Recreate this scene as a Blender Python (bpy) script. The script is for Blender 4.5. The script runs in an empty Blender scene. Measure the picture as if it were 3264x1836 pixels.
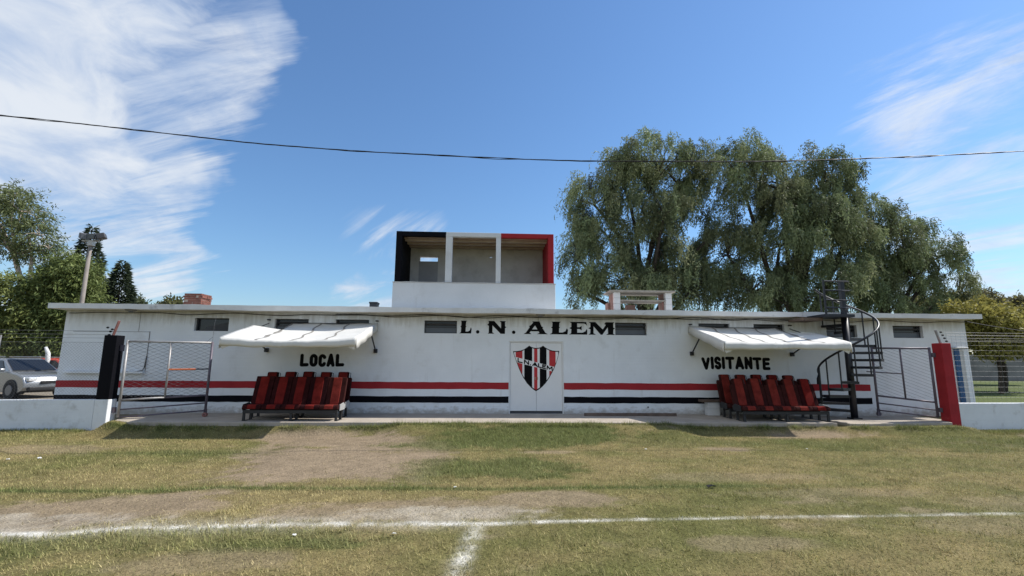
import bpy, bmesh, math, random
import numpy as np
from mathutils import Vector, Matrix

random.seed(7)
rng = np.random.default_rng(7)
scene = bpy.context.scene
col = scene.collection

# ------------------------------------------------------------------ camera
YAW, PITCH, ROLL = -0.0449, 0.1564, 0.0073
cd = bpy.data.cameras.new('camera')
cam = bpy.data.objects.new('camera', cd)
col.objects.link(cam)
fwd = Vector((-math.sin(YAW) * math.cos(PITCH), math.cos(YAW) * math.cos(PITCH), math.sin(PITCH)))
r0 = Vector((math.cos(YAW), math.sin(YAW), 0))
u0 = r0.cross(fwd)
rx = r0 * math.cos(ROLL) + u0 * math.sin(ROLL)
ux = u0 * math.cos(ROLL) - r0 * math.sin(ROLL)
M = Matrix((rx, ux, -fwd)).transposed().to_4x4()
M.translation = Vector((0, -14.135, 1.5))
cam.matrix_world = M
cd.sensor_width = 36
cd.lens = 1494.08 / 3264 * 36
cd.clip_start = 0.1
cd.clip_end = 3000
scene.camera = cam

# ------------------------------------------------------------------ sun, sky, exposure
SUN = Vector((0.92, 0.20, 1.0)).normalized()
ELEV = math.asin(SUN.z)
AZ = math.atan2(SUN.x, SUN.y)
sl = bpy.data.lights.new('sun', 'SUN')
sl.energy = 5.0
sl.angle = math.radians(0.53)
sl.color = (1.0, 0.955, 0.88)
so = bpy.data.objects.new('sun', sl)
so.rotation_euler = SUN.to_track_quat('Z', 'Y').to_euler()
so.location = (20, 5, 30)
col.objects.link(so)

world = bpy.data.worlds.new('World')
scene.world = world
world.use_nodes = True
wn, wl = world.node_tree.nodes, world.node_tree.links
wn.clear()


def wmath(op, a, b=None, c=None, clamp=False):
    n = wn.new('ShaderNodeMath')
    n.operation = op
    n.use_clamp = clamp
    for i, v in enumerate((a, b, c)):
        if v is None:
            continue
        if isinstance(v, (int, float)):
            n.inputs[i].default_value = v
        else:
            wl.new(v, n.inputs[i])
    return n.outputs[0]


def wstep(x, a, b, o0=0.0, o1=1.0):
    n = wn.new('ShaderNodeMapRange')
    n.interpolation_type = 'SMOOTHSTEP'
    wl.new(x, n.inputs[0])
    n.inputs[1].default_value = a
    n.inputs[2].default_value = b
    n.inputs[3].default_value = o0
    n.inputs[4].default_value = o1
    return n.outputs[0]


def wnoise(vec, scale, detail=6, rough=0.55, dist=0.0):
    n = wn.new('ShaderNodeTexNoise')
    wl.new(vec, n.inputs['Vector'])
    n.inputs['Scale'].default_value = scale
    n.inputs['Detail'].default_value = detail
    n.inputs['Roughness'].default_value = rough
    n.inputs['Distortion'].default_value = dist
    return n.outputs['Fac']


sky = wn.new('ShaderNodeTexSky')
sky.sky_type = 'NISHITA'
sky.sun_disc = False
sky.sun_elevation = ELEV
sky.sun_rotation = AZ
sky.altitude = 30
sky.air_density = 1.4
sky.dust_density = 0.25
sky.ozone_density = 10.0
tc = wn.new('ShaderNodeTexCoord')
sep = wn.new('ShaderNodeSeparateXYZ')
wl.new(tc.outputs['Generated'], sep.inputs[0])
dx, dy, dz = sep.outputs
az = wmath('ARCTAN2', dx, dy)
el = wmath('ARCSINE', dz)
# cloud deck: the direction projected on a level layer
den = wmath('ADD', wmath('MAXIMUM', dz, 0.0), 0.14)
cu = wmath('DIVIDE', dx, den)
cv = wmath('DIVIDE', dy, den)
cxy = wn.new('ShaderNodeCombineXYZ')
wl.new(cu, cxy.inputs[0])
wl.new(cv, cxy.inputs[1])


def wmap(vec, rot, scl, loc=(0, 0, 0)):
    r_ = wn.new('ShaderNodeMapping')
    wl.new(vec, r_.inputs['Vector'])
    r_.inputs['Rotation'].default_value = (0, 0, math.radians(rot))
    s_ = wn.new('ShaderNodeMapping')
    wl.new(r_.outputs[0], s_.inputs['Vector'])
    s_.inputs['Scale'].default_value = scl
    s_.inputs['Location'].default_value = loc
    return s_.outputs[0]


# wind-drawn copies of the deck
vstr = wmap(cxy.outputs[0], 14, (0.50, 2.6, 1), (3.1, 1.7, 0))
vpuf = wmap(cxy.outputs[0], 14, (1.0, 1.1, 1), (0.35, 0.2, 0))
vball = wn.new('ShaderNodeMapping')
wl.new(tc.outputs['Generated'], vball.inputs['Vector'])
vball.inputs['Location'].default_value = (0.31, 0.12, 0.4)
vball.inputs['Scale'].default_value = (1.0, 1.0, 1.7)
nbig = wnoise(vball.outputs[0], 3.4, 4, 0.5, 0.4)
nfine = wnoise(vball.outputs[0], 7.5, 12, 0.60, 0.6)
nstr = wnoise(vstr, 1.1, 12, 0.66, 0.8)
azw = wmath('ADD', az, wmath('MULTIPLY', wmath('SUBTRACT', nbig, 0.5), 0.45))
covl = wmath('MULTIPLY', wstep(azw, -0.49, -0.76), wstep(el, 0.17, 0.31, 0.35, 1.0))
mixn = wmath('ADD', wmath('MULTIPLY', nbig, 0.48), wmath('MULTIPLY', nfine, 0.52))
puff = wstep(wmath('ADD', wmath('MULTIPLY', covl, 0.60), mixn), 0.74, 1.05)
vdia = wmap(cxy.outputs[0], 52, (0.60, 2.0, 1), (1.3, 0.45, 0))
ndia = wnoise(vdia, 1.05, 12, 0.66, 0.9)
right = wmath('MULTIPLY', wstep(az, 0.48, 0.78), wstep(el, 0.56, 0.42, 0.20, 1.08))
mid = wmath('MULTIPLY', wmath('MULTIPLY', wstep(az, -0.44, -0.26), wstep(az, -0.02, -0.12)), wstep(el, 0.40, 0.28, 0.0, 0.95))
dia = wstep(wmath('ADD', wmath('MULTIPLY', wmath('MAXIMUM', right, mid), 0.46), ndia), 0.86, 1.14)
covs = wmath('MULTIPLY', wstep(azw, -0.34, -0.58), 1.08)
covs = wmath('MAXIMUM', covs, wstep(el, 0.20, 0.03, 0.0, 0.60))
streak = wmath('MAXIMUM', wstep(wmath('ADD', wmath('MULTIPLY', covs, 0.46), nstr), 0.86, 1.12), dia)
dens = wmath('MAXIMUM', wmath('MULTIPLY', puff, wstep(az, -0.15, -0.40)), wmath('MULTIPLY', streak, 0.90))
dens = wmath('MULTIPLY', dens, wstep(dz, -0.02, 0.03))
shade = wstep(wmath('ADD', wmath('MULTIPLY', nfine, 0.7), wmath('MULTIPLY', nbig, 0.3)), 0.36, 0.60)
cmix = wn.new('ShaderNodeMix')
cmix.data_type = 'RGBA'
wl.new(shade, cmix.inputs[0])
cmix.inputs[6].default_value = (3.6, 4.3, 5.5, 1)
cmix.inputs[7].default_value = (5.5, 5.8, 6.2, 1)
smix = wn.new('ShaderNodeMix')
smix.data_type = 'RGBA'
wl.new(wmath('MULTIPLY', dens, 0.92), smix.inputs[0])
wl.new(sky.outputs[0], smix.inputs[6])
wl.new(cmix.outputs[2], smix.inputs[7])
bg = wn.new('ShaderNodeBackground')
bg.inputs['Strength'].default_value = 0.12
wl.new(smix.outputs[2], bg.inputs['Color'])
wo = wn.new('ShaderNodeOutputWorld')
wl.new(bg.outputs[0], wo.inputs['Surface'])

vs = scene.view_settings
scene.display_settings.display_device = 'sRGB'
vs.view_transform = 'Standard'
vs.look = 'None'
vs.exposure = 0.32
vs.gamma = 1.0
vs.use_curve_mapping = False
scene.cycles.max_bounces = 8
scene.cycles.transparent_max_bounces = 8

# ------------------------------------------------------------------ materials
MATS = {}


def mat(name, c, rough=0.8, var=0.0, scale=5.0, bump=0.0, bscale=60.0, metal=0.0, spec=0.3,
        dirt=None, brick=None, attr=None, transl=0.0, streaks=None, coat=0.0, bdist=0.01, splash=None):
    """Procedural material: base colour with soft variation, stains with their own shape and fine relief."""
    if name in MATS:
        return MATS[name]
    m = bpy.data.materials.new(name)
    m.use_nodes = True
    nt = m.node_tree
    N, L = nt.nodes, nt.links
    b = N['Principled BSDF']
    b.inputs['Roughness'].default_value = rough
    b.inputs['Metallic'].default_value = metal
    b.inputs['Specular IOR Level'].default_value = spec
    if coat:
        b.inputs['Coat Weight'].default_value = coat
        b.inputs['Coat Roughness'].default_value = 0.06
    geo = N.new('ShaderNodeNewGeometry')
    pos = geo.outputs['Position']

    def noise(s, d=5, r=0.55, stretch=None):
        n = N.new('ShaderNodeTexNoise')
        n.inputs['Scale'].default_value = s
        n.inputs['Detail'].default_value = d
        n.inputs['Roughness'].default_value = r
        if stretch:
            mpn = N.new('ShaderNodeMapping')
            mpn.inputs['Scale'].default_value = stretch
            L.new(pos, mpn.inputs['Vector'])
            L.new(mpn.outputs[0], n.inputs['Vector'])
        else:
            L.new(pos, n.inputs['Vector'])
        return n.outputs['Fac']

    def rng_(x, a, bb, o0=0.0, o1=1.0):
        n = N.new('ShaderNodeMapRange')
        L.new(x, n.inputs[0])
        for i, v in enumerate((a, bb, o0, o1)):
            n.inputs[i + 1].default_value = v
        return n.outputs[0]

    def mix(f, a, bb, mode='MIX'):
        n = N.new('ShaderNodeMix')
        n.data_type = 'RGBA'
        n.blend_type = mode
        for sock, v in ((n.inputs[0], f), (n.inputs[6], a), (n.inputs[7], bb)):
            if isinstance(v, (int, float)):
                sock.default_value = v
            elif isinstance(v, tuple):
                sock.default_value = v
            else:
                L.new(v, sock)
        return n.outputs[2]

    def c4(k, f=1.0):
        return (min(k[0] * f, 1), min(k[1] * f, 1), min(k[2] * f, 1), 1)

    if attr:
        at = N.new('ShaderNodeAttribute')
        at.attribute_name = attr
        base = at.outputs['Color']
        if var:
            f = rng_(noise(scale), 0.25, 0.75)
            base = mix(1.0, base, mix(f, (1 - var,) * 3 + (1,), (1 + var,) * 3 + (1,)), 'MULTIPLY')
    elif var:
        f = rng_(noise(scale), 0.3, 0.7)
        base = mix(f, c4(c, 1 - var), c4(c, 1 + var))
    else:
        base = mix(0.0, c4(c), c4(c))
    if dirt:
        dc, amt, ds, lo, hi = dirt
        f = rng_(noise(ds, 8, 0.62), lo, hi, 0, amt)
        base = mix(f, base, c4(dc))
    if streaks:
        dc, amt, st, lo, hi = streaks
        f = rng_(noise(1.0, 6, 0.6, st), lo, hi, 0, amt)
        base = mix(f, base, c4(dc))
    if splash:
        sz = N.new('ShaderNodeSeparateXYZ')
        L.new(pos, sz.inputs[0])
        for dc, amt, z0, z1, ns_ in splash:
            hgt = rng_(sz.outputs[2], z0, z1, 0.0, 0.55)
            sm_ = N.new('ShaderNodeMath')
            sm_.operation = 'ADD'
            L.new(hgt, sm_.inputs[0])
            L.new(noise(1.0, 7, 0.65, ns_), sm_.inputs[1])
            base = mix(rng_(sm_.outputs[0], 0.72, 1.05, 0, amt), base, c4(dc))
    L.new(base, b.inputs['Base Color'])
    nrm = None
    if bump:
        bn = N.new('ShaderNodeBump')
        bn.inputs['Strength'].default_value = bump
        bn.inputs['Distance'].default_value = bdist
        L.new(noise(bscale, 6, 0.6), bn.inputs['Height'])
        nrm = bn.outputs[0]
    if brick:
        sp = N.new('ShaderNodeSeparateXYZ')
        L.new(pos, sp.inputs[0])
        cb = N.new('ShaderNodeCombineXYZ')
        ad = N.new('ShaderNodeMath')
        L.new(sp.outputs[0], ad.inputs[0])
        L.new(sp.outputs[1], ad.inputs[1])
        L.new(ad.outputs[0], cb.inputs[0])
        L.new(sp.outputs[2], cb.inputs[1])
        bt = N.new('ShaderNodeTexBrick')
        bt.inputs['Scale'].default_value = 1.0
        bt.inputs['Brick Width'].default_value = brick[0]
        bt.inputs['Row Height'].default_value = brick[1]
        bt.inputs['Mortar Size'].default_value = 0.008
        bt.inputs['Mortar Smooth'].default_value = 1.0
        L.new(cb.outputs[0], bt.inputs['Vector'])
        b2 = N.new('ShaderNodeBump')
        b2.invert = True
        b2.inputs['Strength'].default_value = brick[2]
        b2.inputs['Distance'].default_value = 0.006
        L.new(bt.outputs['Fac'], b2.inputs['Height'])
        if nrm:
            L.new(nrm, b2.inputs['Normal'])
        nrm = b2.outputs[0]
    if nrm:
        L.new(nrm, b.inputs['Normal'])
    if transl:
        t = N.new('ShaderNodeBsdfTranslucent')
        L.new(base, t.inputs['Color'])
        ms = N.new('ShaderNodeMixShader')
        ms.inputs[0].default_value = transl
        out = N['Material Output']
        L.new(b.outputs[0], ms.inputs[1])
        L.new(t.outputs[0], ms.inputs[2])
        L.new(ms.outputs[0], out.inputs['Surface'])
    MATS[name] = m
    return m


white = mat('white_paint', (0.725, 0.75, 0.77), 0.75, 0.05, 1.3, 0.25, 45, brick=(0.27, 0.095, 0.35),
            dirt=((0.46, 0.45, 0.42), 0.5, 1.7, 0.56, 0.80), streaks=((0.42, 0.40, 0.36), 0.40, (5.0, 5.0, 0.55), 0.60, 0.82),
            splash=[((0.33, 0.29, 0.24), 0.75, 0.34, 0.0, (5.5, 5.5, 9.0)), ((0.36, 0.345, 0.31), 0.6, 2.25, 2.9, (7.0, 7.0, 0.8))])
white_low = mat('white_limewash', (0.69, 0.71, 0.725), 0.85, 0.06, 2.5, 0.5, 30, brick=(0.4, 0.19, 0.5),
                dirt=((0.36, 0.34, 0.30), 0.7, 3.1, 0.56, 0.78))
white_box = mat('white_render', (0.63, 0.645, 0.655), 0.8, 0.05, 1.1, 0.35, 25,
                dirt=((0.42, 0.40, 0.37), 0.5, 1.4, 0.55, 0.80), streaks=((0.36, 0.34, 0.31), 0.35, (4.0, 4.0, 0.5), 0.60, 0.82))
grey_render = mat('grey_render', (0.52, 0.52, 0.515), 0.9, 0.10, 1.6, 0.5, 25,
                  dirt=((0.24, 0.23, 0.22), 0.5, 2.2, 0.5, 0.75))
red_paint = mat('red_paint', (0.33, 0.018, 0.024), 0.75, 0.10, 2.0, 0.25, 45, brick=(0.27, 0.095, 0.3))
red_pillar = mat('red_pillar_paint', (0.31, 0.018, 0.024), 0.75, 0.12, 3.0, 0.4, 30,
                 dirt=((0.55, 0.30, 0.28), 0.35, 6.0, 0.66, 0.8))
black_paint = mat('black_paint', (0.005, 0.005, 0.0075), 0.7, 0.2, 2.0, 0.25, 45, brick=(0.27, 0.095, 0.3), spec=0.08)
letter_black = mat('letter_black', (0.005, 0.005, 0.006), 0.7, 0.2, 8.0, 0.2, 60, spec=0.08)
crest_red = mat('crest_red', (0.46, 0.03, 0.035), 0.55, 0.08, 6.0)
crest_white = mat('crest_white', (0.78, 0.77, 0.75), 0.6, 0.03, 6.0)
door_white = mat('door_white', (0.74, 0.74, 0.73), 0.5, 0.03, 2.0, 0.12, 20,
                 dirt=((0.5, 0.48, 0.44), 0.3, 2.0, 0.6, 0.8))
fascia = mat('concrete_fascia', (0.66, 0.66, 0.65), 0.9, 0.10, 2.2, 0.6, 18,
             dirt=((0.17, 0.16, 0.15), 0.75, 2.6, 0.60, 0.80))
soffit_m = mat('soffit_paint', (0.66, 0.62, 0.54), 0.9, 0.08, 1.5, 0.3, 20,
               dirt=((0.16, 0.14, 0.12), 0.8, 1.9, 0.62, 0.80))
pave = mat('concrete_paving', (0.365, 0.318, 0.265), 0.92, 0.14, 2.0, 0.6, 35,
           dirt=((0.27, 0.23, 0.19), 0.55, 1.6, 0.52, 0.76))
dark_glass = mat('dark_glass', (0.012, 0.014, 0.017), 0.12, 0.0, spec=0.5)
grey_glass = mat('frosted_glass', (0.085, 0.10, 0.12), 0.35, 0.08, 3.0, spec=0.5)
win_frame = mat('window_frame_paint', (0.055, 0.058, 0.065), 0.5, 0.15, 6.0)
black_metal = mat('black_metal', (0.009, 0.010, 0.016), 0.42, 0.25, 9.0, spec=0.45)
rust_pipe = mat('worn_pipe', (0.34, 0.33, 0.325), 0.5, 0.18, 9.0, 0.2, 50, metal=0.35,
                dirt=((0.20, 0.09, 0.05), 0.7, 7.0, 0.55, 0.72))
dark_pipe = mat('purple_grey_pipe', (0.115, 0.10, 0.125), 0.5, 0.2, 9.0, 0.2, 50, metal=0.2,
                dirt=((0.19, 0.10, 0.07), 0.6, 7.0, 0.55, 0.75))
wire_m = mat('galvanised_wire', (0.15, 0.15, 0.16), 0.55, 0.1, 9.0, metal=0.4)
cable_m = mat('black_cable', (0.013, 0.013, 0.014), 0.6)
orange_m = mat('orange_paint', (0.55, 0.14, 0.05), 0.6, 0.15, 12.0)
rust_m = mat('rusty_pink_iron', (0.25, 0.115, 0.10), 0.8, 0.2, 12.0, 0.3, 40)
canvas = mat('white_canvas', (0.665, 0.655, 0.62), 0.8, 0.05, 3.0, 0.3, 9, bdist=0.02, transl=0.10,
             dirt=((0.60, 0.55, 0.46), 0.35, 3.2, 0.6, 0.85))
seam_m = mat('canvas_seam', (0.24, 0.225, 0.205), 0.8, 0.1, 8.0)
seat_dark = mat('maroon_plush', (0.030, 0.0062, 0.0065), 0.95, 0.35, 7.0, 0.6, 90, spec=0.1)
seat_red = mat('red_plush', (0.150, 0.0135, 0.011), 0.95, 0.30, 6.0, 0.6, 90, spec=0.1)
SEATS = [(seat_dark, seat_red), (mat('maroon_plush_faded', (0.040, 0.011, 0.010), 0.95, 0.35, 7.0, 0.6, 90, spec=0.1), mat('red_plush_faded', (0.170, 0.024, 0.018), 0.95, 0.35, 6.0, 0.6, 90, spec=0.1)),
         (mat('maroon_plush_dark', (0.022, 0.005, 0.006), 0.95, 0.35, 7.0, 0.6, 90, spec=0.1), mat('red_plush_dark', (0.115, 0.011, 0.009), 0.95, 0.35, 6.0, 0.6, 90, spec=0.1))]
seat_frame = mat('seat_frame_grey', (0.028, 0.028, 0.03), 0.55, 0.25, 8.0)
brick_m = mat('red_brick', (0.15, 0.06, 0.045), 0.9, 0.35, 9.0, 0.6, 50)
mortar_m = mat('mortar', (0.30, 0.25, 0.21), 0.95, 0.15, 9.0)
pink_brick = mat('pink_render', (0.30, 0.185, 0.155), 0.9, 0.15, 4.0, 0.5, 30)
block_m = mat('painted_block', (0.60, 0.60, 0.59), 0.85, 0.06, 3.0, 0.4, 30)
slab_m = mat('raw_slab', (0.30, 0.275, 0.235), 0.9, 0.15, 4.0, 0.5, 25)
wood_old = mat('weathered_board', (0.12, 0.085, 0.065), 0.85, 0.3, 6.0, 0.4, 40)
ceil_m = mat('ceiling_block', (0.34, 0.245, 0.175), 0.9, 0.22, 3.0, 0.5, 25)
joist_m = mat('ceiling_joist', (0.43, 0.36, 0.29), 0.9, 0.15, 3.0, 0.3, 25)
blue_m = mat('blue_enamel', (0.028, 0.09, 0.20), 0.45, 0.12, 5.0)
grey_m = mat('grey_plaster', (0.50, 0.50, 0.48), 0.85, 0.08, 3.0)
bark = mat('dark_bark', (0.055, 0.045, 0.036), 0.95, 0.3, 6.0, 0.8, 14)
bark_pale = mat('pale_bark', (0.48, 0.40, 0.33), 0.9, 0.25, 3.0, 0.5, 14)
leaf_m = mat('leaf', (0.1, 0.1, 0.1), 0.6, attr='col', transl=0.32, spec=0.22)
grass_m = mat('grass_blade', (0.1, 0.1, 0.1), 0.7, attr='col', transl=0.30, spec=0.2)
ground_m = mat('pitch_ground', (0.1, 0.1, 0.1), 0.95, 0.34, 38.0, 1.0, 22, attr='col', spec=0.1, bdist=0.035)
car_paint = mat('silver_paint', (0.30, 0.31, 0.32), 0.28, 0.02, 3.0, metal=0.75, spec=0.5, coat=0.6)
car_red = mat('red_car_paint', (0.42, 0.06, 0.04), 0.3, 0.05, 3.0, coat=0.5)
car_plastic = mat('black_plastic', (0.02, 0.02, 0.022), 0.6)
tyre_m = mat('tyre_rubber', (0.018, 0.018, 0.018), 0.85, 0.2, 20.0)
rim_m = mat('wheel_rim', (0.16, 0.16, 0.17), 0.4, metal=0.6)
lamp_glass = mat('headlight_glass', (0.75, 0.76, 0.78), 0.1, metal=0.3, spec=0.6)
steel_grey = mat('grey_steel', (0.42, 0.42, 0.41), 0.5, 0.1, 6.0, metal=0.3)
flood_m = mat('floodlight_body', (0.06, 0.06, 0.065), 0.5, 0.1, 6.0)
pole_m = mat('concrete_pole', (0.22, 0.195, 0.175), 0.85, 0.15, 3.0, 0.3, 25)
far_wall_m = mat('dark_concrete', (0.21, 0.20, 0.195), 0.95, 0.25, 0.7, 0.5, 12)
litter_m = mat('white_litter', (0.78, 0.78, 0.76), 0.6)
brass_m = mat('dull_brass', (0.34, 0.29, 0.2), 0.45, metal=0.6)


# ------------------------------------------------------------------ mesh helpers
class MB:
    def __init__(s):
        s.v, s.f, s.mi = [], [], []

    def add(s, vs_, fs, mi=0):
        o = len(s.v)
        s.v.extend(tuple(p) for p in vs_)
        for f in fs:
            s.f.append(tuple(i + o for i in f))
            s.mi.append(mi)
        return s

    def box(s, x0, x1, y0, y1, z0, z1, mi=0):
        v = [(x, y, z) for z in (z0, z1) for y in (y0, y1) for x in (x0, x1)]
        return s.add(v, [(0, 2, 3, 1), (4, 5, 7, 6), (0, 1, 5, 4), (1, 3, 7, 5), (3, 2, 6, 7), (2, 0, 4, 6)], mi)

    def obox(s, c, size, R=None, mi=0):
        hx, hy, hz = [k / 2 for k in size]
        c = Vector(c)
        R = R or Matrix.Identity(3)
        v = [c + R @ Vector((x, y, z)) for z in (-hz, hz) for y in (-hy, hy) for x in (-hx, hx)]
        return s.add(v, [(0, 2, 3, 1), (4, 5, 7, 6), (0, 1, 5, 4), (1, 3, 7, 5), (3, 2, 6, 7), (2, 0, 4, 6)], mi)

    def bar(s, a, b, w, h, mi=0):
        """rectangular bar from a to b, w sideways, h upwards"""
        a, b = Vector(a), Vector(b)
        d = (b - a)
        ln = d.length
        d.normalize()
        up = Vector((0, 0, 1)) if abs(d.z) < 0.95 else Vector((0, 1, 0))
        sd = d.cross(up).normalized()
        up = sd.cross(d)
        R = Matrix((d, sd, up)).transposed()
        return s.obox((a + b) / 2, (ln, w, h), R, mi)

    def tube(s, pts, r, n=8, mi=0, cap=True):
        pts = [Vector(p) for p in pts]
        rs = r if isinstance(r, (list, tuple)) else [r] * len(pts)
        rings = []
        prev = None
        for i, p in enumerate(pts):
            if i == 0:
                d = pts[1] - pts[0]
            elif i == len(pts) - 1:
                d = pts[-1] - pts[-2]
            else:
                d = (pts[i + 1] - pts[i - 1])
            d.normalize()
            if prev is None:
                a = Vector((0, 0, 1)) if abs(d.z) < 0.9 else Vector((1, 0, 0))
                sx = d.cross(a).normalized()
            else:
                sx = (prev - d * prev.dot(d)).normalized()
            prev = sx
            sy = d.cross(sx)
            rings.append([p + (sx * math.cos(t) + sy * math.sin(t)) * rs[i]
                          for t in (2 * math.pi * k / n for k in range(n))])
        v = [q for rg in rings for q in rg]
        f = []
        for i in range(len(rings) - 1):
            for k in range(n):
                k2 = (k + 1) % n
                f.append((i * n + k, i * n + k2, (i + 1) * n + k2, (i + 1) * n + k))
        if cap:
            f.append(tuple(reversed(range(n))))
            f.append(tuple((len(rings) - 1) * n + k for k in range(n)))
        return s.add(v, f, mi)

    def prism(s, pts, y0, y1, mi=0):
        """outline in x,z (counter-clockwise seen from -y) between y0 (front) and y1 (back)"""
        n = len(pts)
        v = [(x, y0, z) for x, z in pts] + [(x, y1, z) for x, z in pts]
        f = [tuple(range(n)), tuple(reversed(range(n, 2 * n)))]
        for i in range(n):
            j = (i + 1) % n
            f.append((j, i, i + n, j + n))
        return s.add(v, f, mi)

    def prism_x(s, pts, x0, x1, mi=0):
        """outline in y,z between x0 and x1"""
        n = len(pts)
        v = [(x0, y, z) for y, z in pts] + [(x1, y, z) for y, z in pts]
        f = [tuple(reversed(range(n))), tuple(range(n, 2 * n))]
        for i in range(n):
            j = (i + 1) % n
            f.append((i, j, j + n, i + n))
        return s.add(v, f, mi)

    def build(s, name, m, parent=None, smooth=False, bevel=0.0, kind=None, label=None, seg=2):
        me = bpy.data.meshes.new(name)
        me.from_pydata(s.v, [], s.f)
        ms = m if isinstance(m, (list, tuple)) else [m]
        for k in ms:
            me.materials.append(k)
        if len(ms) > 1:
            me.polygons.foreach_set('material_index', s.mi)
        if smooth:
            me.polygons.foreach_set('use_smooth', [True] * len(me.polygons))
        me.update()
        o = bpy.data.objects.new(name, me)
        col.objects.link(o)
        if parent is not None:
            attach(o, parent)
        if bevel:
            bv = o.modifiers.new('bevel', 'BEVEL')
            bv.width = bevel
            bv.segments = seg
            bv.limit_method = 'ANGLE'
            if smooth is False and seg > 1:
                me.polygons.foreach_set('use_smooth', [True] * len(me.polygons))
                wn_ = o.modifiers.new('normals', 'WEIGHTED_NORMAL')
                wn_.keep_sharp = True
        if kind:
            o['kind'] = kind
        if label:
            o['label'] = label
        return o


def attach(o, parent):
    o.parent = parent
    o.matrix_parent_inverse = Matrix.Translation(-parent.location) if parent.type == 'EMPTY' else Matrix.Identity(4)


def tag(o, label, cat, group=None):
    o['label'] = label
    o['category'] = cat
    if group:
        o['group'] = group
    return o


def thing(name, label, cat, loc=(0, 0, 0), group=None):
    o = bpy.data.objects.new(name, None)
    o.location = loc
    o.empty_display_size = 0.3
    col.objects.link(o)
    return tag(o, label, cat, group)


def np_mesh(name, verts, faces, m, colors=None, parent=None, smooth=False):
    """big mesh from numpy arrays; faces is (n,k)"""
    me = bpy.data.meshes.new(name)
    nv, nf, k = len(verts), len(faces), faces.shape[1]
    me.vertices.add(nv)
    me.vertices.foreach_set('co', np.ascontiguousarray(verts, np.float32).ravel())
    me.loops.add(nf * k)
    me.loops.foreach_set('vertex_index', np.ascontiguousarray(faces, np.int32).ravel())
    me.polygons.add(nf)
    me.polygons.foreach_set('loop_start', np.arange(0, nf * k, k, dtype=np.int32))
    me.polygons.foreach_set('loop_total', np.full(nf, k, np.int32))
    if smooth:
        me.polygons.foreach_set('use_smooth', np.ones(nf, bool))
    me.update(calc_edges=True)
    if colors is not None:
        a = me.color_attributes.new('col', 'FLOAT_COLOR', 'POINT')
        c = np.ones((nv, 4), np.float32)
        c[:, :3] = colors
        a.data.foreach_set('color', c.ravel())
    me.materials.append(m)
    o = bpy.data.objects.new(name, me)
    col.objects.link(o)
    if parent is not None:
        attach(o, parent)
    return o


# value noise on arrays
def vnoise(x, y, seed=0):
    xi, yi = np.floor(x).astype(np.int64), np.floor(y).astype(np.int64)
    fx, fy = x - xi, y - yi
    fx, fy = fx * fx * (3 - 2 * fx), fy * fy * (3 - 2 * fy)

    def h(a, b):
        k = (a * 374761393 + b * 668265263 + seed * 974711) & 0xFFFFFFFF
        k = ((k ^ (k >> 13)) * 1274126177) & 0xFFFFFFFF
        return ((k ^ (k >> 16)) & 0xFFFF) / 65535.0
    return ((h(xi, yi) * (1 - fx) + h(xi + 1, yi) * fx) * (1 - fy) +
            (h(xi, yi + 1) * (1 - fx) + h(xi + 1, yi + 1) * fx) * fy)


def fbm(x, y, oct_=5, seed=0):
    s, a, t = 0, 0.5, 0
    for i in range(oct_):
        s = s + a * vnoise(x * 2 ** i, y * 2 ** i, seed + i * 17)
        t += a
        a *= 0.55
    return s / t


def sstep(a, b, x):
    t = np.clip((x - a) / (b - a), 0, 1)
    return t * t * (3 - 2 * t)


# ------------------------------------------------------------------ ground
def ground_z(x, y):
    x, y = np.asarray(x, float), np.asarray(y, float)
    mid = sstep(-2.9, -2.0, x) * sstep(5.4, 4.4, x)
    e = -0.095 + 0.07 * mid
    inside = sstep(-9.5, -9.1, x) * sstep(12.9, 12.5, x)
    t = sstep(-2.5, -2.05, y) * (1 - mid) + sstep(-3.6, -2.05, y) * mid
    far = -0.25 - 0.055 * sstep(-3.6, -4.6, x) * sstep(-9.7, -9.0, x)
    zin = far + (e - far) * t
    zout = -0.25 + 0.24 * sstep(-1.6, 0.4, y)
    z = zin * inside + zout * (1 - inside)
    z = z + 0.13 * np.exp(-((x + 9.15) / 0.42) ** 2 - ((y + 1.98) / 0.22) ** 2)
    z = z + 0.022 * (fbm(x * 0.9, y * 0.9, 3, 5) - 0.5) * sstep(-1.4, -2.6, y)
    return z


def ellipse(x, y, cx, cy, ax, ay, rot=0.0):
    c, s = math.cos(rot), math.sin(rot)
    u, v = (x - cx) * c + (y - cy) * s, -(x - cx) * s + (y - cy) * c
    return np.sqrt((u / ax) ** 2 + (v / ay) ** 2)


LINE = np.array([(-30, -9.2), (-14, -8.95), (-5.05, -8.72), (-3.06, -8.685), (-1.41, -8.637), (-.2, -8.655),
                 (1.67, -8.578), (3.557, -8.511), (6.4, -8.47), (14, -8.34), (30, -8.1)])


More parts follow.
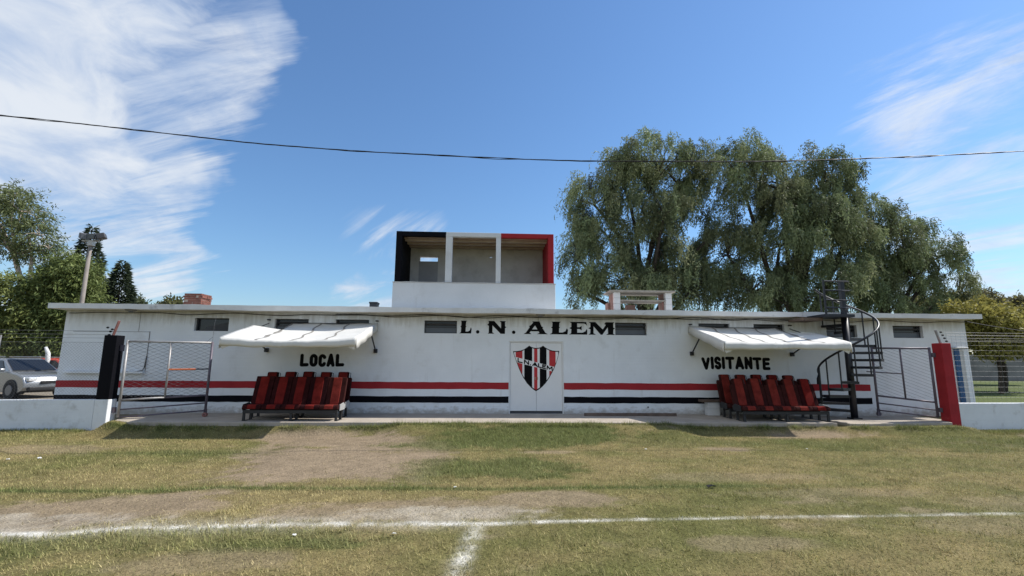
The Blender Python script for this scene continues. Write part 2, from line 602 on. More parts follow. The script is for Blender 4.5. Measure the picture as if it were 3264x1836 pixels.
def cover(x, y):
    """what grows or lies where: soil, lush and chalk amounts"""
    n1 = fbm(x * 0.9, y * 1.3, 5, 11)
    n2 = fbm(x * 3.1, y * 4.2, 5, 23)
    n3 = fbm(x * 0.33 + 7, y * 0.5, 4, 31)
    n6 = fbm(x * 11.0, y * 13.0, 4, 53)
    nn = 0.62 * (n1 - 0.5) + 0.55 * (n2 - 0.5) + 0.34 * (n6 - 0.5)

    def patch(cx, cy, ax, ay, rot=0.0, soft=0.26):
        return sstep(1 + soft, 1 - soft, ellipse(x, y, cx, cy, ax, ay, rot) - nn * 1.6)
    soil = np.maximum.reduce([
        patch(-2.7, -5.1, 1.9, 1.75, -0.35), patch(-3.1, -3.3, 2.0, 0.95, -0.30), patch(-4.2, -2.55, 1.3, 0.5, 0.0),
        patch(-4.6, -7.95, 1.5, 0.62, 0.12) * 0.9, patch(-6.4, -8.2, 1.4, 0.5) * 0.7,
        patch(8.1, -2.55, 1.5, 0.42, 0.05) * 0.95, patch(4.9, -4.25, 0.55, 0.26) * 0.8,
        patch(0.75, -7.75, 0.9, 0.33) * 0.8, patch(-0.8, -8.15, 1.6, 0.5) * 0.75, patch(1.15, -4.55, 0.45, 0.16) * 0.6,
        patch(5.6, -8.9, 0.8, 0.3) * 0.35, patch(5.1, -7.55, 1.2, 0.26) * 0.35,
        patch(-8.6, -3.9, 1.0, 0.5) * 0.5, patch(4.0, -6.6, 1.3, 0.3) * 0.35, patch(7.2, -8.0, 1.3, 0.35) * 0.35,
        patch(-11.5, -4.6, 2.0, 0.6) * 0.6, patch(2.6, -9.3, 0.6, 0.2) * 0.5, patch(-2.4, -9.6, 0.8, 0.25) * 0.45])
    soil = np.maximum(soil, 0.55 * sstep(0.60, 0.74, n3 * 0.6 + n2 * 0.4))
    lush = np.maximum.reduce([
        patch(0.9, -3.15, 2.6, 1.0, 0.18), patch(0.15, -5.9, 1.35, 0.85, 0.1) * 0.9, patch(9.8, -3.6, 3.2, 0.9) * 0.55,
        patch(-5.9, -4.3, 1.1, 0.35) * 0.6, patch(-3.0, -9.05, 2.0, 0.3) * 0.55, patch(4.2, -3.4, 2.0, 0.7) * 0.5,
        patch(11.6, -6.2, 2.4, 0.6) * 0.5, patch(6.6, -9.3, 1.4, 0.4) * 0.55, patch(-1.6, -9.2, 0.35, 0.14) * 0.8])
    ys = np.interp(x, [-14, -6.7, -3.45, .33, 4.456, 8.08, 14], [-6.9, -7.02, -7.14, -7.25, -7.15, -7.05, -6.9])
    strip = np.exp(-((y - ys - 0.05 * (n1 - 0.5)) / 0.085) ** 2) * np.clip(0.95 - 0.75 * sstep(1.5, 7, x) + 0.6 * (n1 - .5), 0, 1)
    lush = np.maximum(lush * 0.85, strip)
    edge = np.exp(-((y + 2.12) / 0.14) ** 2) * sstep(-9.3, -8.9, x) * sstep(12.6, 12.0, x)
    lush = np.maximum(lush, edge * np.clip(0.4 + 2.2 * (n2 - 0.38), 0, 1))
    lush = np.maximum(lush, 0.8 * np.exp(-((y + 1.95) / 0.2) ** 2) * (1 - sstep(-9.9, -9.6, x) * sstep(13.2, 12.9, x)))
    soil = soil * (1 - 0.85 * lush)
    # chalk lines
    yl = np.interp(x, LINE[:, 0], LINE[:, 1]) + 0.05 * (n1 - 0.5)
    wl_ = np.interp(x, [-6, -3, -.6, .2, 1.5, 7], [.10, .072, .082, .06, .037, .034])
    chalk = np.exp(-(np.abs(y - yl) / wl_) ** 2.4) * np.interp(x, [-6, -4, -2.5, -.8, 0, 3, 7], [.95, .78, .66, .78, .85, .52, .50])
    xl = np.interp(y, [-14, -9.92, -9.53, -8.7], [-.34, -.24, -.215, -.12]) + 0.05 * (n1 - 0.5)
    v = np.exp(-(np.abs(x - xl) / 0.085) ** 2.2) * sstep(-8.55, -8.7, y) * 0.62
    chalk = np.maximum(chalk, v)
    haze_ = 0.20 * np.maximum(patch(-0.45, -8.35, 1.2, 0.32), patch(-5.3, -8.4, 1.6, 0.3))
    haze_ = np.maximum(haze_, 0.26 * np.exp(-((y - yl - 0.05) / 0.22) ** 2) * sstep(0.6, -0.6, x))
    n5 = fbm(x * 7.0, y * 9.0, 4, 91)
    chalk = np.clip(np.maximum(chalk * (-0.75 + 1.1 * n2 + 2.1 * n5), haze_ * (-0.3 + 1.2 * n2 + 1.4 * n5)), 0, 1)
    return soil, lush, chalk, n1, n2, n3


SOIL = np.array([0.245, 0.188, 0.128])
DRY = np.array([0.250, 0.200, 0.090])
GREEN = np.array([0.148, 0.146, 0.050])
LUSH = np.array([0.098, 0.118, 0.038])
CHALK = np.array([0.60, 0.58, 0.52])


def lerp(a, b, t):
    return a + (b - a) * t[..., None]


def ground_col(x, y):
    soil, lush, chalk, n1, n2, n3 = cover(x, y)
    c = lerp(np.broadcast_to(DRY, x.shape + (3,)), GREEN, sstep(0.36, 0.66, 0.5 * n1 + 0.5 * n3)) * 0.80
    c = lerp(c, LUSH * 0.8, np.clip(lush, 0, 1))
    c = lerp(c, SOIL, np.clip(soil, 0, 1) * 0.95)
    c = lerp(c, CHALK, chalk)
    n4 = fbm(x * 8.5, y * 8.5, 3, 77)
    c = c * (0.56 + 0.36 * n2 + 0.42 * n4)[..., None]
    # behind the building: yard on the left, lawn on the right
    back = sstep(-1.5, 0.0, y)
    yard = sstep(-9, -11, x)
    c = lerp(c, np.array([0.235, 0.205, 0.165]) * np.ones_like(c), back * yard * 0.9)
    lawn = sstep(13, 15, x)
    c = lerp(c, np.array([0.085, 0.108, 0.036]) * (0.7 + 0.6 * n1)[..., None], back * lawn * 0.95)
    return c


gx = np.concatenate([[-700, -300, -140, -80, -50, -36, -28, -22, -18], np.arange(-15.5, 16.6, 0.055),
                     [18, 22, 28, 36, 50, 80, 140, 300, 700]])
gy = np.concatenate([[-300, -120, -60, -30, -20, -14.5, -12], np.arange(-10.6, -1.5, 0.05), np.arange(-1.45, 2, 0.4),
                     [3, 5, 8, 12, 17, 24, 34, 50, 80, 140, 300, 700]])
X, Y = np.meshgrid(gx, gy)
Z = ground_z(X, Y)
V = np.stack([X, Y, Z], -1).reshape(-1, 3)
nx, ny = len(gx), len(gy)
ii = (np.arange(ny - 1)[:, None] * nx + np.arange(nx - 1)[None]).ravel()
F = np.stack([ii, ii + 1, ii + nx + 1, ii + nx], -1)
g = np_mesh('ground', V, F, ground_m, ground_col(X, Y).reshape(-1, 3), smooth=True)
g['kind'] = 'structure'


def grass_blades(n, x0, x1, y0, y1, dens_fn, len_lo, len_hi, wid, seed):
    r = np.random.default_rng(seed)
    x = r.uniform(x0, x1, n)
    y = r.uniform(y0, y1, n)
    # only the wedge in front of the camera
    keep = np.abs(x - 0.6) < (y + 14.135) * 1.22 + 1.2
    soil, lush, chalk, n1, n2, n3 = cover(x, y)
    d = dens_fn(x, y, soil, lush, chalk, n2)
    keep &= r.uniform(0, 1, n) < d
    x, y, soil, lush, chalk, n1, n2, n3 = [k[keep] for k in (x, y, soil, lush, chalk, n1, n2, n3)]
    m = len(x)
    z = ground_z(x, y) - 0.004
    a = r.uniform(0, 2 * np.pi, m)
    tilt = r.uniform(0.25, 1.32, m)
    ln = r.uniform(len_lo, len_hi, m) * (0.8 + 0.75 * lush) * (1 - 0.35 * soil)
    dirv = np.stack([np.cos(a) * np.sin(tilt), np.sin(a) * np.sin(tilt), np.cos(tilt)], -1)
    side = np.stack([-np.sin(a), np.cos(a), np.zeros(m)], -1)
    P = np.stack([x, y, z], -1)
    w = (wid * r.uniform(0.7, 1.3, m))[:, None]
    va = P - side * w
    vb = P + side * w
    vc = P + dirv * ln[:, None]
    v = np.stack([va, vb, vc], 1).reshape(-1, 3)
    f = np.arange(m * 3).reshape(-1, 3)
    t = np.clip(0.62 * (0.5 * n1 + 0.5 * n3 - 0.5) * 3.2 + 0.5 + r.normal(0, 0.30, m), 0, 1)
    straw = np.array([0.335, 0.275, 0.135])
    c = lerp(np.broadcast_to(straw, (m, 3)), GREEN * 1.12, t)
    c = lerp(c, LUSH * 1.2, np.clip(lush * 0.95 + r.normal(0, .12, m), 0, 1))
    c = lerp(c, np.array([0.285, 0.228, 0.15]) * np.ones((m, 3)), np.clip(soil * 0.8, 0, 1))
    c = lerp(c, CHALK, np.clip(chalk * 1.05 * (r.uniform(0, 1, m) < 0.6), 0, 1))
    n4 = fbm(x * 8.5, y * 8.5, 3, 77)
    c = c * (r.uniform(0.95, 1.75, m) * (0.66 + 0.68 * n4))[:, None]
    return v, f, np.repeat(c, 3, 0)


def dens_main(x, y, soil, lush, chalk, n2):
    return np.clip(0.86 - 0.78 * soil + 0.2 * lush - 0.28 * chalk, 0.05, 1) * (0.55 + 0.8 * n2)


parts_ = [grass_blades(460000, -13.5, 15.5, -10.6, -2.08, dens_main, 0.026, 0.066, 0.0042, 1),
          grass_blades(26000, -9.4, 12.4, -2.45, -2.03, lambda x, y, s, l, c, n: np.clip(l * 1.3 - 0.2, 0, 1), 0.05, 0.12, 0.005, 2),
          grass_blades(420000, -13.5, 15.5, -10.6, -2.3, lambda x, y, s, l, c, n: np.clip((fbm(x * 5.5, y * 5.5, 3, 141) - 0.64) * 9, 0, 1) * (1 - 0.8 * s) * (1 - .7 * c), 0.045, 0.105, 0.0045, 5),
          grass_blades(30000, -14.0, -9.85, -2.6, -1.7, lambda x, y, s, l, c, n: np.clip(0.3 + l, 0, 1), 0.03, 0.10, 0.005, 3),
          grass_blades(18000, 12.6, 15.5, -2.3, -1.52, lambda x, y, s, l, c, n: np.clip(0.3 + l, 0, 1), 0.03, 0.10, 0.005, 4)]
off, vs_, fs_, cs_ = 0, [], [], []
for v, f, c in parts_:
    vs_.append(v)
    fs_.append(f + off)
    cs_.append(c)
    off += len(v)
go = np_mesh('grass', np.concatenate(vs_), np.concatenate(fs_), grass_m, np.concatenate(cs_))
go['kind'] = 'stuff'
go['label'] = 'short dry grass with green tufts on the football pitch'

# paving along the building
def slab(outl, z1, z0):
    n = len(outl)
    return MB().add([(x, y, z1) for x, y in outl] + [(x, y, z0) for x, y in outl],
                    [tuple(range(n)), tuple(reversed(range(n, 2 * n)))] + [((i + 1) % n, i, i + n, (i + 1) % n + n) for i in range(n)])


pv = slab([(-9.42, -1.42), (-9.30, -1.68), (-8.75, -1.99), (-4.0, -2.005), (1.0, -1.99), (6.0, -1.985), (9.0, -2.01), (9.05, -0.002), (-9.45, -0.002)], 0.0, -0.32).build('pavement', pave, bevel=0.02)
pv['kind'] = 'structure'
sp_ = MB()
outl = [(9.42, -1.88), (9.9, -1.93), (12.5, -1.62), (12.9, -0.9), (12.9, -0.004), (9.3, -0.004), (9.25, -1.0)]
n_ = len(outl)
sp_.add([(x, y, -0.03) for x, y in outl] + [(x, y, -0.3) for x, y in outl],
        [tuple(range(n_)), tuple(reversed(range(n_, 2 * n_)))] + [((i + 1) % n_, i, i + n_, (i + 1) % n_ + n_) for i in range(n_)])
s2 = sp_.build('pavement', pave, bevel=0.015)
s2['kind'] = 'structure'

# ------------------------------------------------------------------ clubhouse
XL, XR, WZ = -12.30, 14.96, 2.90
WIN = [(-8.665, -7.685), (-6.37, -5.39), (-4.60, -3.62), (-1.985, -1.01), (3.79, 4.767), (6.38, 7.357), (8.116, 9.093),
       (10.43, 11.41), (12.58, 13.555)]
WZ0, WZ1 = 2.33, 2.712
DOOR = (0.564, 2.196, 0.0, 2.115)
club = thing('clubhouse', 'long low white clubhouse with red and black stripes and flat concrete roof', 'building', (1.3, 4, 0))


def wall_with_holes(x0, x1, z0, z1, holes, y, depth):
    b = MB()
    xs = sorted({x0, x1, *[h[0] for h in holes], *[h[1] for h in holes]})
    zs = sorted({z0, z1, *[h[2] for h in holes], *[h[3] for h in holes]})
    for i in range(len(xs) - 1):
        for j in range(len(zs) - 1):
            cx, cz = (xs[i] + xs[i + 1]) / 2, (zs[j] + zs[j + 1]) / 2
            if any(h[0] < cx < h[1] and h[2] < cz < h[3] for h in holes):
                continue
            b.add([(xs[i], y, zs[j]), (xs[i + 1], y, zs[j]), (xs[i + 1], y, zs[j + 1]), (xs[i], y, zs[j + 1])], [(0, 1, 2, 3)])
    for a, c, d, e in holes:
        yb = y + depth
        b.add([(a, y, d), (c, y, d), (c, y, e), (a, y, e), (a, yb, d), (c, yb, d), (c, yb, e), (a, yb, e)],
              [(0, 4, 5, 1), (1, 5, 6, 2), (2, 6, 7, 3), (3, 7, 4, 0)])
    return b


holes = [(a, b, WZ0, WZ1) for a, b in WIN] + [DOOR]
wb = wall_with_holes(XL, XR, -0.3, WZ, holes, 0.0, 0.24)
YB = 8.0
wb.add([(XL, 0, -.3), (XL, YB, -.3), (XL, YB, WZ), (XL, 0, WZ)], [(1, 0, 3, 2)])
wb.add([(XR, 0, -.3), (XR, YB, -.3), (XR, YB, WZ), (XR, 0, WZ)], [(0, 1, 2, 3)])
wb.add([(XL, YB, -.3), (XR, YB, -.3), (XR, YB, WZ), (XL, YB, WZ)], [(1, 0, 3, 2)])
wb.build('wall', white, club)

# roof slab, its edge uneven as cast
rb = MB()
n_ = 90
xs = np.linspace(-12.40, 15.03, n_)
bot = 2.90 + 0.006 * np.sin(xs * 2.1) + 0.004 * rng.normal(size=n_)
top = 3.045 + 0.005 * np.sin(xs * 1.3 + 1) + 0.005 * rng.normal(size=n_)
vv = []
for i in range(n_):
    vv += [(xs[i], -0.5, bot[i]), (xs[i], -0.5, top[i]), (xs[i], 8.2, 3.05), (xs[i], 8.2, 2.91)]
ff = []
for i in range(n_ - 1):
    a, b = i * 4, i * 4 + 4
    ff += [(a, b, b + 1, a + 1), (a + 1, b + 1, b + 2, a + 2), (a + 2, b + 2, b + 3, a + 3), (a + 3, b + 3, b, a)]
ff += [(3, 2, 1, 0), tuple((n_ - 1) * 4 + k for k in range(4))]
rb.add(vv, ff)
ro = rb.build('roof_slab', fascia, club)
ro.data.materials.append(soffit_m)
ro.data.polygons.foreach_set('material_index', [1 if (i < (n_ - 1) * 4 and i % 4 == 3) else 0 for i in range(len(ro.data.polygons))])

# painted stripes, broken by the door
def stripe(x0, x1, z0, z1, m, label):
    n = max(int((x1 - x0) / 0.25), 2)
    b = MB()
    v = []
    for i in range(n + 1):
        x = x0 + (x1 - x0) * i / n
        v += [(x, -0.003, z0 + random.uniform(-.006, .006)), (x, -0.003, z1 + random.uniform(-.006, .006))]
    b.add(v, [(2 * i, 2 * i + 2, 2 * i + 3, 2 * i + 1) for i in range(n)])
    return b.build('painted_stripe', m, club, label=label)


stripe(XL + .002, 0.556, 0.70, 0.897, red_paint, 'red stripe left of the door')
stripe(2.20, 11.647, 0.70, 0.897, red_paint, 'red stripe right of the door')
stripe(XL + .002, 0.556, 0.308, 0.490, black_paint, 'black stripe left of the door')
stripe(2.20, 11.66, 0.308, 0.490, black_paint, 'black stripe right of the door')

# windows
for i, (a, b) in enumerate(WIN):
    h = WZ1 - WZ0
    fr = MB()
    t = 0.028
    y0, y1 = 0.10, 0.15
    fr.box(a, b, y0, y1, WZ0, WZ0 + t).box(a, b, y0, y1, WZ1 - t, WZ1)
    fr.box(a, a + t, y0, y1, WZ0 + t, WZ1 - t).box(b - t, b, y0, y1, WZ0 + t, WZ1 - t)
    if i:
        zm = WZ0 + h * 0.44
        fr.box(a + t, b - t, y0, y1, zm, zm + .02)
        fr.obox(((a + b) / 2, y0 + .02, zm + .105), (b - a - 2 * t, 0.012, 0.07), Matrix.Rotation(0.7, 3, 'X'))
    f = fr.build('window', win_frame, club)
    if i:
        zm = WZ0 + h * 0.44
        MB().box(a + t, b - t, 0.118, 0.126, WZ0 + t, zm).build('pane', grey_glass, f)
        MB().box(a + t, b - t, 0.17, 0.178, zm + .02, WZ1 - t).build('pane', dark_glass, f)
    else:
        MB().box(a + t, b - t, 0.15, 0.158, WZ0 + t, WZ1 - t).build('pane', dark_glass, f)
        MB().prism([(a + .25, WZ0 + t + .03), (a + .75, WZ0 + t + .005), (b - t, WZ0 + t), (b - t, WZ1 - .10), (a + .6, WZ0 + .20), (a + .3, WZ0 + .13)],
                   0.136, 0.148).build('torn_curtain', win_frame, f)

# door: jamb, two leaves, threshold
d0, d1, _, dt = DOOR
MB().box(d0, d0 + .035, 0.02, 0.1, 0, dt).box(d1 - .035, d1, 0.02, 0.1, 0, dt).box(d0 + .035, d1 - .035, 0.02, 0.1, dt - .035, dt).build('door_frame', door_white, club, bevel=.004)
dm = 1.383
for a, b in ((d0 + .04, dm - .003), (dm + .003, d1 - .04)):
    lf = MB().box(a, b, 0.045, 0.085, 0.075, dt - .04).build('door', door_white, club, bevel=.004)
    MB().box(a + (0.02 if a > 1 else b - a - .045), a + (0.045 if a > 1 else b - a - .02), 0.030, 0.0445, 0.98, 1.06).build('handle', brass_m, lf)
MB().box(d0, d1, 0.05, 0.2, 0.0, 0.05).build('door_step', win_frame, club)
MB().box(d0 + .036, d1 - .036, 0.10, 0.12, 0.05, dt - .036).build('door_backing', win_frame, club)


# --- lettering: serif capitals with thorned stems
G = {
    'L': [[(.10, 1), (.62, 1), (.54, .91), (.52, .60), (.565, .54), (.52, .48), (.51, .15), (.70, .15), (.86, .25), (.93, .48), (1.0, .36), (.97, .0), (0, 0), (.13, .10), (.15, .46), (.085, .53), (.15, .60), (.16, .90)]],
    'N': [[(.05, 1), (.36, 1), (.72, .42), (.72, .88), (.64, 1), (.97, 1), (.93, .90), (.93, .60), (1.0, .52), (.93, .44), (.93, .0), (.70, 0), (.27, .66), (.27, .12), (.37, 0), (.03, 0), (.08, .10), (.08, .60), (.0, .70), (.07, .80), (.08, .90)]],
    'A': [[(0, 0), (.33, 0), (.25, .11), (.50, .74), (.66, 1), (.36, 1), (.40, .90), (.30, .70), (.22, .62), (.26, .56), (.10, .12)],
          [(.38, 1), (.66, 1), (.74, .62), (.82, .54), (.78, .50), (.90, .12), (1.0, 0), (.55, 0), (.66, .10), (.46, .74)],
          [(.24, .22), (.70, .22), (.66, .37), (.32, .37)]],
    'E': [[(.05, 1), (.95, 1), (1.0, .70), (.90, .84), (.80, .88), (.46, .88), (.46, .58), (.58, .58), (.70, .68), (.70, .34), (.58, .44), (.46, .44), (.46, .15), (.74, .15), (.90, .26), (.97, .44), (1.0, .36), (.99, 0), (.02, 0), (.13, .10), (.15, .42), (.04, .50), (.15, .60), (.15, .90)]],
    'M': [[(.02, 1), (.27, 1), (.54, .42), (.66, .78), (.60, .86), (.66, 1), (.98, 1), (.94, .90), (.94, .58), (1.0, .50), (.94, .42), (.93, .10), (1.0, 0), (.66, 0), (.74, .10), (.73, .60), (.52, 0), (.46, 0), (.20, .66), (.19, .12), (.28, 0), (.0, 0), (.07, .10), (.08, .42), (.0, .50), (.08, .60), (.08, .90)]],
}


def serif(ch, x0, x1, z0, z1, label):
    b = MB()
    for k, pl in enumerate(G[ch]):
        pts = [(x0 + x * (x1 - x0), z0 + z * (z1 - z0)) for x, z in pl]
        ar = sum(pts[i][0] * pts[(i + 1) % len(pts)][1] - pts[(i + 1) % len(pts)][0] * pts[i][1] for i in range(len(pts)))
        if ar < 0:
            pts.reverse()
        b.prism(pts, -0.0035 - 0.0006 * k, -0.0005)
    return b.build('letter', letter_black, club, label=label)


for ch, a, b in (('L', -.937, -.569), ('N', -.101, .474), ('A', .992, 1.726), ('L', 1.781, 2.343), ('E', 2.361, 2.931), ('M', 2.964, 3.782)):
    serif(ch, a, b, 2.333, 2.716, 'black painted serif capital ' + ch)
for cx in (-.386, .695):
    MB().prism([(cx + .052 * math.cos(t), 2.383 + .052 * math.sin(t)) for t in (2 * math.pi * k / 20 for k in range(20))], -.0035, -.0005).build('full_stop', letter_black, club)


def arc(cx, cy, rx_, ry_, a0, a1, n=10):
    return [(cx + rx_ * math.cos(math.radians(a0 + (a1 - a0) * k / n)), cy + ry_ * math.sin(math.radians(a0 + (a1 - a0) * k / n))) for k in range(n + 1)]


S = {
    'L': (.85, [[(0, 1), (0, 0), (.85, .03)]]),
    'O': (.72, [arc(.36, .72, .36, .28, 180, 0) + arc(.36, .28, .36, .28, 0, -180) + [(0, .72)]]),
    'C': (.62, [arc(.34, .74, .34, .26, 20, 180) + arc(.34, .26, .34, .26, 180, 340)]),
    'A': (.76, [[(0, 0), (.38, 1), (.76, 0)], [(.15, .30), (.61, .30)], [(.25, .22), (.38, .62), (.51, .22)]]),
    'V': (.70, [[(0, 1), (.35, 0), (.70, 1)]]),
    'I': (.0, [[(0, 1), (0, 0)]]),
    'S': (.50, [arc(.25, .75, .25, .25, 20, 270) + arc(.25, .25, .25, .25, 90, -160)]),
    'T': (.78, [[(0, 1), (.78, 1)], [(.39, 1), (.39, 0)]]),
    'N': (.62, [[(0, 0), (0, 1)], [(0, 1), (.62, 0)], [(.62, 0), (.62, 1)]]),
    'E': (.60, [[(.6, 1), (0, 1), (0, 0), (.6, 0)], [(0, .52), (.52, .52)]]),
    'M': (.80, [[(0, 0), (.05, 1)], [(.05, 1), (.40, .25)], [(.40, .25), (.75, 1)], [(.75, 1), (.80, 0)]]),
    '.': (.0, [[(0, .02), (0.02, .02)]]),
}


def stroke_letter(strokes, place, w, y0, parent, m, name='letter', label=None):
    """brush strokes with round ends; place maps letter units to (x, z)"""
    b = MB()
    k = 0
    for st in strokes:
        P = [Vector(place(*q)) for q in st]
        for a, c in zip(P[:-1], P[1:]):
            d = (c - a)
            if d.length < 1e-5:
                continue
            t = math.atan2(d.y, d.x)
            pts = [(c.x + w * math.cos(t - math.pi / 2 + math.pi * i / 8), c.y + w * math.sin(t - math.pi / 2 + math.pi * i / 8)) for i in range(9)]
            pts += [(a.x + w * math.cos(t + math.pi / 2 + math.pi * i / 8), a.y + w * math.sin(t + math.pi / 2 + math.pi * i / 8)) for i in range(9)]
            b.prism(pts, y0 - 0.0002 * k, y0 + 0.0025)
            k += 1
    return b.build(name, m, parent, label=label)


def word(txt, x0, x1, z0, z1, w, gap, y0=-0.0035, jit=0.012):
    ws = [S[c][0] for c in txt]
    H = z1 - z0 - 2 * w
    unit = (x1 - x0 - 2 * w * len(txt) - gap * (len(txt) - 1)) / sum(ws)
    x = x0 + w
    for c in txt:
        dz_ = random.uniform(-jit, jit)
        dh = random.uniform(-jit, jit)
        lean = random.uniform(-.03, .03)
        stroke_letter(S[c][1], lambda a, q, x=x, dz_=dz_, dh=dh, lean=lean: (x + a * unit + lean * q * H, z0 + w + dz_ + q * (H + dh)), w, y0, club, letter_black,
                      label='black brush painted capital ' + c)
        x += S[c][0] * unit + 2 * w + gap


word('LOCAL', -5.55, -4.27, 1.325, 1.705, 0.049, 0.022)
word('VISITANTE', 6.42, 8.55, 1.318, 1.70, 0.047, 0.016)

# --- crest on the door
def interp(x, pts):
    return float(np.interp(x, [q[0] for q in pts], [q[1] for q in pts]))


TOP = [(.686, 1.819), (.80, 1.822), (.92, 1.842), (1.02, 1.88), (1.10, 1.935), (1.169, 1.988), (1.23, 1.952), (1.30, 1.928), (1.385, 1.92),
       (1.46, 1.928), (1.53, 1.952), (1.588, 1.99), (1.66, 1.935), (1.75, 1.885), (1.86, 1.85), (1.97, 1.838), (2.074, 1.839)]
BOT = [(.686, 1.80), (.72, 1.68), (.786, 1.50), (.87, 1.28), (.996, 1.035), (1.10, .88), (1.22, .755), (1.30, .69), (1.372, .645),
       (1.45, .69), (1.55, .765), (1.66, .88), (1.78, 1.05), (1.90, 1.27), (1.98, 1.46), (2.04, 1.65), (2.074, 1.81)]
CY = 0.0445


def shield(inset, y, m, name, parent, x0=None, x1=None, lo=None, hi=None):
    a = (x0 if x0 is not None else .686 + inset * 1.05)
    b = (x1 if x1 is not None else 2.074 - inset * 1.05)
    xs_ = np.linspace(a, b, max(3, int((b - a) / .012)))
    up, dn = [], []
    for x in xs_:
        t = interp(x, TOP) - inset
        q = interp(x, BOT) + inset * 1.5
        if hi is not None:
            t = min(t, hi(x))
        if lo is not None:
            q = max(q, lo(x))
        if t - q < 0.001:
            t = q = (t + q) / 2
            t += .0005
        up.append((x, t))
        dn.append((x, q))
    return MB().prism(dn + up[::-1], y, y + .0012).build(name, m, parent)


cr = shield(0, CY - .002, letter_black, 'club_crest', club)
cr['label'] = 'red white and black striped shield painted on the doors'
shield(.028, CY - .0034, crest_white, 'crest_field', cr)
bl = lambda x: 1.500 - 0.245 * (x - .75)
bh = lambda x: 1.650 - 0.245 * (x - .75)
for a, b, m in ((.762, .965, crest_red), (1.022, 1.258, letter_black), (1.316, 1.416, crest_red), (1.486, 1.690, letter_black), (1.772, 1.964, crest_red)):
    shield(.028, CY - .0048, m, 'crest_stripe', cr, a, b, lo=bh)
    shield(.028, CY - .0048, m, 'crest_stripe', cr, a, b, hi=bl)
ang = math.atan(-.245)
txt = [('L', .835, .11), ('.', .955, .02), ('N', 1.03, .12), ('.', 1.205, .02), ('A', 1.275, .135), ('L', 1.450, .085), ('E', 1.575, .085), ('M', 1.705, .155)]
for c, x0, w in txt:
    un = w / max(S[c][0], .1) if S[c][0] else .1
    stroke_letter(S[c][1], lambda a, q, x0=x0, un=un: (x0 + a * un - 0.22 * q * 0.0, bl(x0 + a * un) + .028 + q * .098), 0.0175, CY - .0062, cr, letter_black, name='crest_letter')

# hatch with a ledge on the left of the facade
hs = MB().box(-12.02, -9.90, -0.012, -0.0005, 1.16, 2.28).build('shutter', white, club, bevel=.004)
MB().box(-9.895, -9.885, -0.016, -0.0004, 1.16, 2.30).box(-12.03, -9.895, -0.016, -0.0004, 2.281, 2.291).build('shutter_trim', seam_m, hs)
MB().box(-12.08, -9.88, -0.11, -0.0004, 1.095, 1.15).build('ledge', white, club, bevel=.006)
MB().tube([(-10.06, -.06, 1.16), (-9.93, -.06, 1.18), (-9.90, -.04, 1.26), (-9.885, -.02, 1.6)], .012, 6).build('conduit', cable_m, club)
MB().box(-10.22, -10.21, -.006, -.0004, 2.30, 2.885).build('conduit', seam_m, club)
# light fittings under the eave
for x in (-10.29, 1.47):
    lb = MB().tube([(x, -.3, 2.895), (x, -.3, 2.87), (x, -.3, 2.85)], [.14, .135, .09], 14).build('eave_light', seam_m, club)
    MB().tube([(x, -.3, 2.852), (x, -.3, 2.832)], [.08, .05], 12).build('lamp_glass', grey_glass, lb)
MB().tube([(1.44, -.006, 2.88), (1.44, -.006, 2.72)], .007, 6).build('conduit', seam_m, club)
MB().tube([(4.716, -.01, .198), (4.716, .02, .198)], .022, 10).build('pipe_stub', win_frame, club)

# slack cables stapled along the eave
for k, (a, b, zz) in enumerate(((-12.2, 4.6, 2.845), (-4.6, 9.4, 2.865), (4.0, 14.9, 2.85))):
    pts = []
    n = int((b - a) / .18)
    for i in range(n + 1):
        x = a + (b - a) * i / n
        s = abs(math.sin((x + k * .7) * (1.05 + .1 * k)))
        pts.append((x, -.03 - .02 * k, zz - .045 * (1 - s) + .014 * math.sin(x * 3.1 + k)))
    tag(MB().tube(pts, .0095, 5).build('eave_cable', cable_m),
        ('thin black cable sagging along the eave from the left wall end', 'thin black cable looping under the eave above the door lettering',
         'thin black cable under the eave running to the right wall end')[k], 'cable', 'cables under the eave')
tag(MB().tube([(14.9, -.06, 2.87), (15.6, -.1, 2.74), (16.8, -.1, 2.57), (18.5, -.1, 2.42), (22, -.1, 2.35), (30, -.1, 2.6)], .011, 5).build('service_cable', cable_m),
    'black cable hanging off the right end of the clubhouse', 'cable')

# ------------------------------------------------------------------ press box on the roof
pb = thing('press_box', 'open fronted press box on the roof, black and red outer frame', 'press box', (-.5, 1.2, 3.05))
PF, PB_ = 0.30, 2.1
x0, x1 = -3.0, 1.965
MB().box(-3.035, 2.005, PF - .03, PF + .12, 3.04, 3.905).build('parapet', white_box, pb, bevel=.008)
cop = MB()
n_ = 40
v = []
for i in range(n_ + 1):
    x = -3.045 + (2.02 + 3.045) * i / n_
    j = random.uniform(-.006, .006)
    v += [(x, PF - .045, 3.905 + j * .5), (x, PF - .045, 3.928 + j), (x, PF + .14, 3.93), (x, PF + .14, 3.9)]
cop.add(v, [q for i in range(n_) for q in ((4 * i, 4 * i + 4, 4 * i + 5, 4 * i + 1), (4 * i + 1, 4 * i + 5, 4 * i + 6, 4 * i + 2), (4 * i + 3, 4 * i, 4 * i + 4, 4 * i + 7)[:0] or (4 * i + 3, 4 * i + 7, 4 * i + 4, 4 * i))] + [(0, 1, 2, 3), (4 * n_ + 3, 4 * n_ + 2, 4 * n_ + 1, 4 * n_)])
cop.build('coping', grey_render, pb)
MB().box(x0, x0 + .19, PF, PB_, 3.93, 5.545).build('side_wall', black_paint, pb, bevel=.01, label='black left side wall')
MB().box(x1 - .175, x1, PF, PB_, 3.93, 5.535).build('side_wall', red_paint, pb, bevel=.01, label='red right side wall')
MB().box(x0, x0 + .19, PF + .12, PB_, 3.04, 3.93).build('side_base', white_box, pb)
